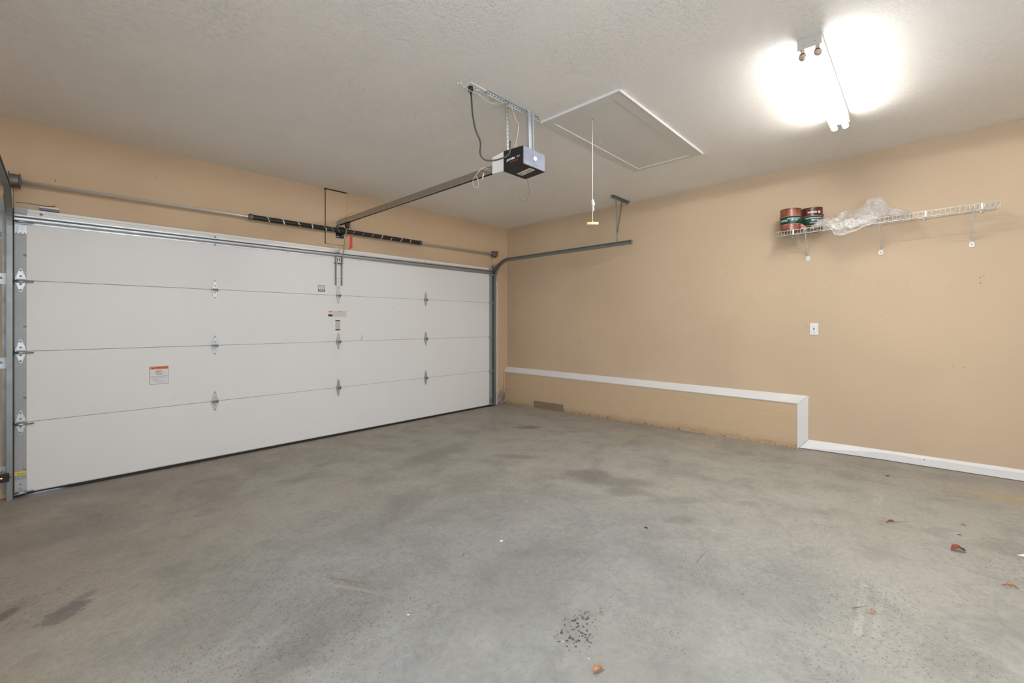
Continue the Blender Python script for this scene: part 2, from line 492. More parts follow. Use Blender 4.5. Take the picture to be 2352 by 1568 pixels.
M_rust = N('rusty_white_plate'); M_rust = M_rust.fin(M_rust.mix(M_rust.ramp(M_rust.noise(32, 6, .7), .48, .62), (.55, .54, .5), (.22, .10, .05)), .6)
M_spring_mark = plain('white_spring_marking', (.62, .62, .60), .7, var=.3, vs=200)
M_white = plain('white_plastic', (.72, .72, .70), .38)
M_wirec = plain('white_vinyl_wire', (.74, .72, .66), .35)
M_brace = plain('white_brace_steel', (.62, .63, .61), .38)
M_red = plain('red_release_handle', (.62, .035, .015), .42)
M_cord = plain('grey_power_cord', (.05, .048, .044), .5)
M_bell = plain('white_bell_wire', (.62, .60, .54), .5)
M_ivory = plain('beige_wire_sleeve', (.70, .66, .55), .5)
M_arm = metal('olive_steel_arm', (.46, .47, .40), .4, .1)
M_pull = plain('white_pull_cord', (.78, .76, .72), .7)
M_yellow = plain('pale_yellow_handle', (.84, .74, .34), .5)
M_tin = metal('tin', (.55, .53, .48), .35)
M_label_w = plain('label_white', (.70, .71, .70), .4)
M_label_t = plain('label_tan', (.60, .56, .48), .5)
M_label_k = plain('label_black', (.03, .03, .03), .5)
M_label_g = plain('label_green', (.02, .12, .08), .5)
M_label_o = plain('label_orange', (.80, .20, .035), .45)
M_label_y = plain('label_yellow', (.80, .58, .06), .5)
M_label_gr = plain('label_grey_print', (.30, .30, .29), .6)
M_label_r = plain('label_red', (.45, .03, .03), .5)
M_lightgrey = plain('light_grey_cover', (.60, .60, .585), .45)
m_ = N('motor_end_panel')
c_ = m_.mix(m_.ramp(m_.noise(14, 4, .6), .4, .7), (.205, .22, .27), (.15, .168, .215))
M_endpanel = m_.fin(c_, .5, .15)
m_ = N('warm_grey_end_plate'); M_plate = m_.fin((.50, .48, .42), .5)
m_ = N('lampholder_tan'); M_holder = m_.fin((.55, .38, .27), .45)
M_fixture = plain('white_fixture_enamel', (.75, .75, .74), .3)
def emis(name, col, st):
    m = N(name); m.fin((.8, .8, .8), .4)
    m.p.inputs['Emission Color'].default_value = (*col, 1); m.p.inputs['Emission Strength'].default_value = st
    return m.mat
M_tube = emis('lit_fluorescent_tube', (1.0, .99, .98), TUBE_W)
M_tube2 = emis('lit_fluorescent_tube_near', (1.0, .99, .98), TUBE_W2)
M_led = emis('red_led', (1.0, .12, .06), 4)
m_ = N('door_lens'); M_lens = m_.fin((.80, .82, .84), .15)

# crumpled clear film
m_ = N('clear_plastic_film')
tr = m_.n('BsdfTransparent'); gl = m_.n('BsdfGlossy'); df = m_.n('BsdfDiffuse'); tl = m_.n('BsdfTranslucent')
gl.inputs['Roughness'].default_value = .12; gl.inputs['Color'].default_value = (1, 1, 1, 1)
df.inputs['Color'].default_value = (.93, .93, .93, 1); tl.inputs['Color'].default_value = (.8, .8, .8, 1)
lw = m_.n('LayerWeight'); lw.inputs['Blend'].default_value = .45
a1 = m_.n('MixShader'); a2 = m_.n('MixShader'); a3 = m_.n('MixShader')
a1.inputs[0].default_value = .4; m_.t.links.new(df.outputs[0], a1.inputs[1]); m_.t.links.new(tl.outputs[0], a1.inputs[2])
fz = m_.ramp(m_.noise(22, 6, .75, dist=.8), .38, .66, .16, .62)
m_.L(fz, a2.inputs[0]); m_.t.links.new(tr.outputs[0], a2.inputs[1]); m_.t.links.new(a1.outputs[0], a2.inputs[2])
m_.L(m_.math('ADD', m_.math('MULTIPLY', lw.outputs['Facing'], .38), .06), a3.inputs[0])
m_.t.links.new(a2.outputs[0], a3.inputs[1]); m_.t.links.new(gl.outputs[0], a3.inputs[2])
bp = m_.n('Bump'); m_.L(m_.noise(70, 4, .6, dist=1.0), bp.inputs['Height']); bp.inputs['Strength'].default_value = .5; bp.inputs['Distance'].default_value = .01
for q in (gl, df): m_.t.links.new(bp.outputs[0], q.inputs['Normal'])
m_.t.links.new(a3.outputs[0], m_.out.inputs[0])
M_film = m_.mat

def text_into(b, s, origin, ax, ay, size, mi=0, lift=None, bold=0.0, shear=0.0, align='LEFT'):
    """flat lettering as faces of the builder; ax/ay unit directions, size = cap height"""
    cu = bpy.data.curves.new('t', 'FONT'); cu.body = s; cu.size = 1.0; cu.offset = bold; cu.shear = shear; cu.align_x = align
    cu.resolution_u = 3; cu.fill_mode = 'FRONT'
    o = bpy.data.objects.new('t', cu); COL.objects.link(o)
    dg = bpy.context.evaluated_depsgraph_get(); me = bpy.data.meshes.new_from_object(o.evaluated_get(dg))
    ax = Vector(ax); ay = Vector(ay); og = Vector(origin); k = size / .69
    f = lift if lift is not None else Vector((0, 0, 0))
    w = [max([v.co.x for v in me.vertices] or [0])]
    b.add([og + f + ax * (v.co.x * k) + ay * (v.co.y * k) for v in me.vertices], [list(p.vertices) for p in me.polygons], mi)
    bpy.data.objects.remove(o); bpy.data.curves.remove(cu); bpy.data.meshes.remove(me)
    return w[0] * k

M_label_gr2 = plain('grey_joint_line', (.16, .13, .10), .7)
# ================================================================== SETTING
b = B(); b.add([(XL-.2, 0.0, floor_z(0)), (.35, 0.0, floor_z(0)), (.35, YB-.2, floor_z(YB-.2)), (XL-.2, YB-.2, floor_z(YB-.2)),
       (XL-.2, 0.0, -.3), (.35, 0.0, -.3), (.35, YB-.2, -.3), (XL-.2, YB-.2, -.3)],
      [(0,1,2,3),(4,7,6,5),(0,4,5,1),(1,5,6,2),(2,6,7,3),(3,7,4,0)])
struct(b.obj('floor', M_floor))
b = B(); b.box((XL-.2, 0.0, -.02), (.35, 6, -.3)); M_drive = plain('driveway_concrete', (.5, .5, .48), .8, var=.1, vs=3)
struct(b.obj('driveway', M_drive))
# ceiling slab (very slightly out of level along x)
b = B(); x0, x1, y0, y1 = XL-.2, .35, YB-.2, .2
b.hexa([(x0,y0,ceil_z(x0)),(x1,y0,ceil_z(x1)),(x1,y1,ceil_z(x1)),(x0,y1,ceil_z(x0)),(x0,y0,3.1),(x1,y0,3.1),(x1,y1,3.1),(x0,y1,3.1)])
struct(b.obj('ceiling', M_ceil))
# front wall with the door opening
DX0, DX1, DTOP = -5.225, -.43, 2.10
b = B()
b.box((XL-.2, 0, -.3), (DX0, .18, 2.95)); b.box((DX1, 0, -.3), (.35, .18, 2.95)); b.box((DX0, 0, DTOP), (DX1, .18, 2.95))
wf = struct(b.obj('wall_front', M_wall_front))
b = B(); b.box((0, 0.18, -.3), (.2, YB-.2, 2.95)); wr = struct(b.obj('wall_right', M_wall))
b = B(); b.box((XL-.2, .18, -.3), (XL, LY1, 2.95)); b.box((XL-.2, LY0, -.3), (XL, YB-.2, 2.95)); b.box((XL-.2, LY0, -.3), (XL, LY1, LZ0)); b.box((XL-.2, LY0, LZ1), (XL, LY1, 2.95))
struct(b.obj('wall_left', M_wall))
b = B()
for (a_, c_, d_, e_) in ((LY0-.06, LY1+.06, LZ0-.06, LZ0), (LY0-.06, LY1+.06, LZ1, LZ1+.06), (LY0-.06, LY0, LZ0, LZ1), (LY1, LY1+.06, LZ0, LZ1)):
    b.box((XL-.02, a_, d_), (XL+.012, c_, e_))
struct(b.obj('added_window_2', M_trim))  # frame round the added left fill lamp, out of view
b = B(); b.box((XL-.2, YB-.2, -.3), (WX0, YB, 2.95)); b.box((WX1, YB-.2, -.3), (.2, YB, 2.95)); b.box((WX0, YB-.2, -.3), (WX1, YB, WZ0)); b.box((WX0, YB-.2, WZ1), (WX1, YB, 2.95))
struct(b.obj('wall_back', M_wall))
b = B()
for (a_, c_, d_, e_) in ((WX0-.06, WX1+.06, WZ0-.06, WZ0), (WX0-.06, WX1+.06, WZ1, WZ1+.06), (WX0-.06, WX0, WZ0, WZ1), (WX1, WX1+.06, WZ0, WZ1), ((WX0+WX1)/2-.03, (WX0+WX1)/2+.03, WZ0, WZ1)):
    b.box((a_, YB-.01, d_), (c_, YB+.02, e_))
struct(b.obj('added_window_1', M_trim))  # frame round the added back fill lamp, out of view
# low concrete wall under the right wall, with its cap trim at 45 degrees
P = .07
ye = -4.891 + .8753                            # right end of the concrete, at its front face
zt = 1.288 - .790
b = B(); b.box((-P, 0, -.25), (.0, ye, zt))
lowwall = struct(b.obj('wall_lower', M_conc_wall, bevel=.004))
yw = -4.891 + .8043; zw = 1.288 - .7154
b = B(); t = .010
# horizontal cap: front edge (-P, zt) to wall (0, zw); ends mitred
b.hexa([(-P-.004, 0, zt), (-P-.004, ye, zt), (0, yw, zw-.006), (0, 0, zw-.006),
        (-P-.010, 0, zt+t), (-P-.010, ye-.010, zt+t), (0, yw-.006, zw+.006), (0, 0, zw+.006)])
struct(b.obj('trim_1', M_trim))
b = B()
zb = floor_z(ye) + .0; zb2 = floor_z(yw) + .085
b.hexa([(-P-.004, ye, zb), (-.0, yw, zb2), (0, yw, zw-.004), (-P-.004, ye, zt),
        (-P-.010, ye-.010, zb), (-.0, yw-.010, zb2), (0, yw-.010, zw+.003), (-P-.010, ye-.010, zt+.008)])
struct(b.obj('trim_2', M_trim))
# baseboard to the right with a moulded top
b = B()
prof = [(0, .006), (-.015, .006), (-.015, .064), (-.011, .074), (-.006, .084), (0, .087)]
secs = []
for i, y in enumerate((ye-.012, -4.62, -4.625, YB)):
    z0 = floor_z(y)
    if i == 0:
        secs.append([(min(px, 0) if px == 0 else px - .045*(1 - min(1, pz/.087)) , y - .075*min(1, pz/.087), z0 + pz) for px, pz in prof])
    else:
        secs.append([(px, y, 1.288 - 1.211 + .0 + pz - .006*0 if False else max(z0, .077 + (0 if y > -5 else .004)) + pz) for px, pz in prof])
for i in range(3):
    b.loft([secs[i], secs[i+1]])
bb = struct(b.obj('baseboard_right', M_trim))
yj = pX(2003, 1040, -.0155)[1]; b = B(); b.box((-.0154, yj-.0009, .083), (-.0149, yj+.0009, .145)); b.obj('joint', M_label_gr2, bb)
q = pX(2123, 1055, -.0155); b = B(); b.lathe([(0, -.0012), (.004, -.001), (.005, 0)], q, 'x', 8); b.obj('scuff', M_label_gr2, bb)

# header strip (drywall edge over the door) and the vertical bearing board
b = B(); zc = 2.187
b.box((-5.262, -.0045, 2.12), (-.12, 0.001, zc)); struct(b.obj('trim_3', M_wall_front))
b = B(); b.box((-5.31, -.006, 0.0), (-5.262, 0.001, 2.31)); struct(b.obj('trim_4', M_wall_front))
b = B(); b.box((-2.961, -.019, 2.192), (-2.72, 0.001, 2.804)); board = struct(b.obj('trim_5', M_wall_front, bevel=.002))
b = B(); b.box((-2.975, -.020, 2.805), (-2.72, 0.001, 2.822)); b.obj('gap_shade', M_dark, board)
b = B(); b.box((-2.9665, -.0065, 2.19), (-2.961, 0.001, 2.805)); b.obj('gap_shade', plain('painted_shadow_brown', (.10, .06, .035), .8), board)  # brown strip paints the shadow line down the board's left edge
# weather strip beside the right track, and corner board
b = B(); b.box((-.252, -.012, 0.0), (-.238, 0.001, 1.95)); struct(b.obj('trim_6', M_trim))
b = B(); b.box((-P-.025, -.018, 0.0), (-P-.001, 0.001, zt-.005)); struct(b.obj('trim_7', M_wall_front))
# nail holes and filler spots of the right wall
dark = [(1668,610),(1669,627),(1680,626),(1686,625),(1909,661),(1821,666),(1852,749),(1852,753),(2022,725),(2252,638),(2252,650),(2260,633),(2233,721),(1334,787),(1383,856),(2213,844),(2016,643),(2008,655),(2121,649),(1745,671),(1970,730),(2190,841),(1427,620)]
white = [(1735,667),(1736,676),(1839,662),(1840,671),(1895,659),(1957,655),(1957,664),(2007,655),(2093,649),(2093,659),(2121,649),(2169,644),(2234,643),(2233,721),(1858,912),(1566,834)]
b = B()
for x, y in white:
    q = pX(x, y); r = .0048 if (x, y) != (1858, 912) else .008
    b.lathe([(0, -.0012), (r*.8, -.0012), (r, 0.0)], q, 'x', 10)
each(b, 'filler_spot', plain('white_filler', (.66, .57, .45), .8), wr)
b = B()
for x, y in dark:
    q = pX(x, y); r = .0055 if x == 1334 else .0028 if x not in (2252, 2233, 1668, 1669) else .0034
    b.lathe([(0, -.0018), (r*.8, -.0018), (r, 0.0)], q, 'x', 8)
each(b, 'nail_hole', plain('nail_hole_dark', (.10, .06, .035), .8), wr)
b = B()
for x, y in [(127,413),(128,416),(360,408),(766,474),(757,480),(1089,600)]:
    q = pY(x, y, 0.0); 
    off = -.020 if 747 < x < 795 else -.0005
    b.lathe([(0, off-.0012), (.003, off-.001), (.004, off)], Vector((q[0], 0, q[2])), 'y', 8)
each(b, 'nail_hole', plain('nail_hole_brown', (.24, .14, .08), .8), wf)

# ================================================================== GARAGE DOOR
M_joint = plain('seam_grey', (.10, .10, .095), .8)
DY = -.045                                     # inner face
ax0, ax1 = -5.265, -.389
seams = [.012, .549, 1.078, 1.607, 2.142]
door = thing('garage_door', (-2.827, DY, .0), 'wide white steel sectional overhead door closed in the front wall', 'garage door')
cols = [-5.234, -4.022, -2.832, -1.630, -.420]
for i in range(4):
    z0, z1 = seams[i], seams[i+1]
    b = B(); g = .0011
    zs = [z0 + g, z1 - g]
    b.box((ax0+.004, DY, zs[0]), (ax1-.004, -.004, zs[1]))
    sec = b.obj('door_section', M_door, door, bevel=.0025)
    # dark joint behind the seam
    if i: 
        b = B(); b.box((ax0+.01, DY+.004, z0-.004), (ax1-.01, -.006, z0+.004)); b.obj('joint', M_joint, sec)
    # end stiles with dimples
    for sx, (a_, c_) in enumerate(((ax0, ax0+.060), (ax1-.060, ax1))):
        b = B(); yv = DY - .0022
        b.box((a_, DY-.0022, z0+.001), (c_, -.002, z1-.001))
        zz = z0 + .02; k = 0
        while zz < z1 - .015:
            b.lathe([(0, yv-.0016), (.0016, yv-.001), (.0024, yv)], (a_+.028 + (.002 if sx else 0), 0, zz), 'y', 6, 1)
            if k % 5 == 2:
                for dx in (.010, .050): b.lathe([(0, yv-.0016), (.0022, yv-.001), (.003, yv)], (a_+dx, 0, zz), 'y', 6, 1)
            zz += .0185; k += 1
        for q in (.35,):
            zq = z0 + (z1-z0)*q
            b.lathe([(0, yv-.006), (.005, yv-.006), (.006, yv-.001), (.010, yv)], (a_+(.052 if not sx else .008), 0, zq), 'y', 10)
        b.obj('end_stile', [M_stile, M_lightgrey], sec)
# hinges
def hinge(xc, zc, end=0):
    """upper and lower leaf plates with ribs, bolts and a rolled knuckle"""
    b = B(); y0 = DY - .0022
    k = 1.0 if not end else 1.12
    w, wt = .022*k, .009
    up, dn = (.098, -.092) if not end else (.088, -.085)
    for s, H in ((1, up), (-1, -dn)):
        pl = [(-w, s*.012), (w, s*.012), (w*.9, s*.030), (wt, s*(H-.012)), (wt*.6, s*H), (-wt*.6, s*H), (-wt, s*(H-.012)), (-w*.9, s*.030)]
        b.prism(pl, (0, -.0030, 0), 0, (xc, y0, zc))
        # raised side ribs
        for q in (-1, 1):
            b.bar((xc+q*w*.78, y0-.004, zc+s*.026), (xc+q*wt*.8, y0-.004, zc+s*(H-.020)), .0042, .005, (0, 1, 0))
        for hz in (.34, .84):
            b.lathe([(0, y0-.009), (.0048, y0-.009), (.0055, y0-.0035), (.0075, y0-.003)], (xc, 0, zc+s*H*hz), 'y', 8)
    # knuckle box cheeks
    for q in (-1, 1):
        b.box((xc+q*w-.0015, y0, zc-.022), (xc+q*w+.0015, y0-.022, zc+.018))
    b.box((xc-w, y0, zc-.013), (xc+w, y0-.006, zc+.013))
    h = b.obj('hinge', M_galv_bright, door, loc=(xc, DY, zc))
    b = B(); b.tube([(xc-w-.006, y0-.017, zc-.003), (xc+w+.006, y0-.017, zc-.003)], .0058, 10)
    b.box((xc-w*.85, y0-.006, zc+.005), (xc+w*.85, y0-.012, zc+.011)); b.box((xc-w*.85, y0-.006, zc-.018), (xc+w*.85, y0-.012, zc-.012))
    b.obj('hinge_pin', M_galv_dull, h)
    return h
for zc_ in (.549, 1.078, 1.607):
    for j, xc in enumerate(cols):
        if j == 2 and zc_ > 1.5:
            continue
        hinge(xc, zc_, end=(j in (0, 4)))
# centre top hinge with the flat extension under the operator bracket
h = hinge(cols[2], 1.607)
# roller stems through the end hinges
for s, xc, xt in ((-1, cols[0], -5.286), (1, cols[4], -.371)):
    for zc_ in (.549, 1.078, 1.607, 2.035, .045):
        b = B(); zr = zc_ - .010 if zc_ != 2.035 else zc_
        yv = DY - .030 - (.0164 if zc_ == 2.035 else 0)
        b.tube([(xt, yv, zr), (xc - s*.066, yv, zr)], .0052, 10)
        r_ = b.obj('roller_stem', M_galv_dull, door)
        b = B()
        b.lathe([(.004, -.006), (.0175, -.006), (.0205, -.002), (.0205, .002), (.0175, .006), (.004, .006)], (xt, yv, zr), 'x', 18)
        b.obj('roller', M_galv, r_)
        b = B(); b.tube([(xc - .024, yv, zr), (xc + .024, yv, zr)], .008, 10); b.obj('roller_sleeve', M_galv_bright, r_)
# top and bottom corner brackets
for s, xc in ((-1, cols[0]), (1, cols[4])):
    b = B(); y0 = DY-.0022
    b.box((xc-.030, y0, 1.955), (xc+.030, y0-.004, 2.035))
    for q in (-.015, .012): b.box((xc+q-.0012, y0-.004, 1.972), (xc+q+.0012, y0-.012, 2.03))
    b.box((xc-.030, y0-.004, 1.952), (xc+.030, y0-.009, 1.967))
    for q in (-.02, .0, .02): b.lathe([(0, y0-.012), (.0045, y0-.012), (.005, y0-.009)], (xc+q, 0, 1.959), 'y', 8)
    b.box((xc-.030, y0-.002, 2.022), (xc+.030, y0-.034, 2.028)); b.box((xc-.030, y0-.002, 2.045), (xc+.020, y0-.034, 2.049))
    b.obj('top_bracket', M_galv, door)
    b = B(); b.box((xc-.030, y0, .026), (xc+.030, y0-.0035, .125))
    b.box((xc-.030, y0, .026), (xc+.030, y0-.034, .031))
    for q in (.095, .060): b.lathe([(0, y0-.009), (.006, y0-.009), (.007, y0-.0035)], (xc, 0, q), 'y', 8)
    b.obj('bottom_bracket', M_galv, door)
# horizontal U strut across the top section
def strut_z(x): return 2.058 + .020*(x-ax0)/(ax1-ax0)
b = B()
def strut_sec(x):
    z = strut_z(x); y0 = DY - .001
    p = [(y0, z+.034), (y0-.006, z+.034), (y0-.006, z+.020), (y0-.045, z+.018), (y0-.048, z+.012), (y0-.020, z+.008), (y0-.018, z-.006), (y0-.048, z-.010), (y0-.045, z-.016), (y0-.006, z-.019), (y0-.006, z-.032), (y0, z-.032)]
    return [(x, a, c) for a, c in p]
b.loft([strut_sec(ax0-.0), strut_sec(ax1+.0)]); b.obj('strut', M_strut, door)
# white top lip of the door
b = B(); b.box((ax0+.065, DY-.006, 2.120), (ax1-.065, DY, 2.142)); b.obj('top_edge', M_door, door, bevel=.002)
b = B(); b.box((ax0, DY-.010, 2.105), (ax0+.062, DY, 2.148)); b.box((ax1-.062, DY-.010, 2.105), (ax1, DY, 2.148)); each(b, 'end_cap', M_stile, door)
# bottom seal: retainer and black rubber, lifted a little at the left corner
b = B(); b.box((ax0+.06, DY-.006, .0245), (ax1-.06, DY-.0005, .031)); b.obj('seal_retainer', M_lightgrey, door)
b = B(); xs = [ax0, ax0+.03, ax0+.12, ax0+.22, ax0+.30, -3.0, ax1]; lift = [.0, .004, .013, .012, .002, 0, 0]
secs = []
for x, l in zip(xs, lift):
    secs.append([(x, DY-.013, .024), (x, DY-.013, l+.003), (x, DY-.006, l), (x, -.012, l), (x, -.006, l+.003), (x, -.006, .0135), (x, DY-.001, .0135), (x, DY-.001, .024)])
b.loft(secs); b.obj('bottom_seal', M_rubber, door)
# operator bracket (vertical reinforcement) on the top section
xb = -2.832; b = B(); y0 = DY - .002
b.box((xb-.030, y0, 1.722), (xb+.030, y0-.004, 2.062))
b.obj('bracket_plate', M_galv_bright, door)
b = B()
for q in (-1, 1):
    b.box((xb+q*.034-.004, y0, 1.722), (xb+q*.034+.004, y0-.030, 2.058))
each(b, 'bracket_channel', M_galv_dull, door)
b = B(); b.box((xb-.024, y0-.004, 1.975), (xb+.024, y0-.007, 2.052))
b.prism([(-.028, .0), (.028, .0), (.034, .018), (.022, .036), (.006, .032), (0, .020), (-.006, .032), (-.022, .036), (-.034, .018)], (0, -.004, 0), 0, (xb, y0-.05, 2.094))
b.obj('slot_plate', M_galv_bright, door)
b = B()
for q in (-.009, .009): b.box((xb+q-.004, y0-.0068, 2.000), (xb+q+.004, y0-.0078, 2.034))
each(b, 'slot', M_dark, door)
b = B(); b.box((xb-.021, y0, 1.625), (xb+.021, y0-.004, 1.722))
for q in (1.645, 1.70): b.lathe([(0, y0-.008), (.006, y0-.008), (.008, y0-.004)], (xb, 0, q), 'y', 8)
b.obj('extension_plate', M_galv, door)
b = B()
for q in (1.76, 1.80): b.lathe([(0, y0-.008), (.005, y0-.008), (.007, y0-.004)], (xb, 0, q), 'y', 8)
b.tube([(xb-.046, y0-.022, 1.976), (xb+.046, y0-.022, 1.976)], .006, 8)
b.ball((xb-.046, y0-.022, 1.976), .010)
each(b, 'bolt', M_galv_dull, door)
# bolt heads on the strut
b = B()
for x, z in ((-5.13, 2.115), (-4.02, 2.104), (-4.022, 2.032), (-1.65, 2.11)):
    b.lathe([(0, DY-.014), (.006, DY-.014), (.007, DY-.006), (.010, DY-.005)], (x, 0, z), 'y', 8)
each(b, 'strut_bolt', M_galv_bright, door)
# ---- stickers on the door
AX, AZ = (1, 0, 0), (0, 0, 1)
def quad(b, x0, x1, z0, z1, y, mi): b.add([(x0, y, z0), (x1, y, z0), (x1, y, z1), (x0, y, z1)], [(0, 1, 2, 3)], mi)
# warning sticker
x0, x1, z0, z1 = -4.500, -4.368, .752, .910; y_ = DY - .0006
b = B(); b.box((x0, DY, z0), (x1, y_, z1), 3); W = x1-x0; H = z1-z0
y_ -= .0002; quad(b, x0+.004, x1-.003, z0+.004, z1-.003, y_, 0)
y_ -= .0002; quad(b, x0+.001, x1-.001, z1-.026, z1-.001, y_, 1)
y_ -= .0002
text_into(b, 'WARNING', (x0+.034, y_, z1-.0195), AX, AZ, .013, 2, bold=.02)
b.prism([(0, 0), (.014, 0), (.007, .012)], (0, -.0002, 0), 2, (x0+.016, y_, z1-.0195))
cx, cz, R = x0+W*.5, z0+H*.645, .0225
n = 28
def ring(b, cx, cz, r0, r1, y, mi, n=28):
    vs = []; 
    for k in range(n):
        a = 2*math.pi*k/n; vs += [(cx+r0*math.cos(a), y, cz+r0*math.sin(a)), (cx+r1*math.cos(a), y, cz+r1*math.sin(a))]
    b.add(vs, [(2*k, 2*k+1, (2*k+3) % (2*n), (2*k+2) % (2*n)) for k in range(n)], mi)
ring(b, cx, cz, R-.003, R, y_, 5)
b.bar((cx-R*.68, y_, cz+R*.68), (cx+R*.68, y_, cz-R*.68), .0032, .0002, (0, 1, 0), 5)
quad(b, cx-.014, cx-.009, cz-.012, cz+.006, y_, 4); quad(b, cx-.002, cx+.003, cz-.013, cz+.002, y_, 4); quad(b, cx-.010, cx+.012, cz+.008, cz+.012, y_, 4)
for k, (a_, c_) in enumerate([(.06, .93), (.12, .86), (.14, .90), (.12, .50), (.20, .70), (.22, .86), (.3, .75), (.4, .7)]):
    zz = z0 + H*.44 - k*.0085; quad(b, x0+W*a_, x0+W*c_, zz, zz+(.0038 if k == 0 else .002), y_, 4)
tag(b.obj('warning_sticker', [M_label_w, M_label_o, M_label_k, M_label_gr, M_label_gr, M_label_r], door), 'white sticker with an orange WARNING header')
# small green and white sticker
x0, x1, z0, z1 = -3.060, -2.982, 1.640, 1.714; y_ = DY - .0006
b = B(); b.box((x0, DY, z0), (x1, y_, z1), 1); y_ -= .0002
quad(b, x0+.004, x1-.004, z0+.026, z1-.004, y_, 0); y_ -= .0002
for zz in (.058, .046, .034):
    for q in range(6): quad(b, x0+.009+q*.0105, x0+.016+q*.0105, z0+zz, z0+zz+.007, y_, 2)
quad(b, x0+.010, x1-.012, z0+.012, z0+.018, y_, 0)
tag(b.obj('sticker', [M_label_w, M_label_g, M_label_gr], door), 'small green and white sticker')
# long faded label
x0, x1, z0, z1 = -2.948, -2.735, 1.362, 1.428; y_ = DY - .0006
b = B(); b.box((x0, DY, z0), (x1, y_, z1), 0); y_ -= .0002
quad(b, x0, x0+.050, z0+.002, z0+.026, y_, 2); quad(b, x0+.002, x0+.048, z0+.028, z1, y_, 1)
b.prism([(.0, .030), (.046, .030), (.030, .014), (.024, .0), (.018, .014)], (0, -.0002, 0), 3, (x0+.001, y_-.0001, z0+.034))
for zz, k in ((.052, 4), (.034, 4), (.016, 4)): quad(b, x0+.056, x1-.006, z0+zz-.006, z0+zz-.001, y_, k)
quad(b, x0+.105, x0+.16, z1-.006, z1-.001, y_, 5)
tag(b.obj('caution_label', [plain('label_cream', (.62, .59, .53), .5), M_label_w, M_label_k, M_label_o, M_label_t, M_label_gr], door), 'long faded cream label with a black and orange corner')
# small upright label with black bars
x0, x1, z0, z1 = -2.866, -2.808, 1.205, 1.322
b = B(); y_ = DY - .0006; b.box((x0, DY, z0), (x1, y_, z1), 0); y_ -= .0002
quad(b, x0, x1, z1-.011, z1, y_, 1); quad(b, x0, x1, z0, z0+.013, y_, 1)
for k in range(9): quad(b, x0+.004, x1-.005, z0+.022+k*.009, z0+.0245+k*.009, y_, 2)
tag(b.obj('data_label', [M_label_t, M_label_k, M_label_gr], door), 'narrow upright label with a black bar at each end')
# yellow tag on the lower left stile
x0, x1 = ax0+.001, ax0+.056; b = B(); y_ = DY - .003
b.box((x0, DY-.002, .162), (x1, y_-.0004, .186), 0); text_into(b, 'bottom', (x0+.012, y_-.0008, .169), AX, AZ, .009, 1, bold=.01)
tag(b.obj('yellow_label', [M_label_y, M_label_k], door), 'yellow label on the lower left stile')
# torn tape remnant right of centre
b = B(); q = pY(831, 776, DY)
b.prism([(-.012, -.035), (.006, -.028), (.004, -.008), (.016, .006), (.010, .028), (-.006, .034), (-.002, .012), (-.016, -.010)], (0, -.0008, 0), 0, (q[0], DY, q[2]))
b.obj('tape_remnant', plain('yellowed_tape', (.62, .55, .40), .6), door)

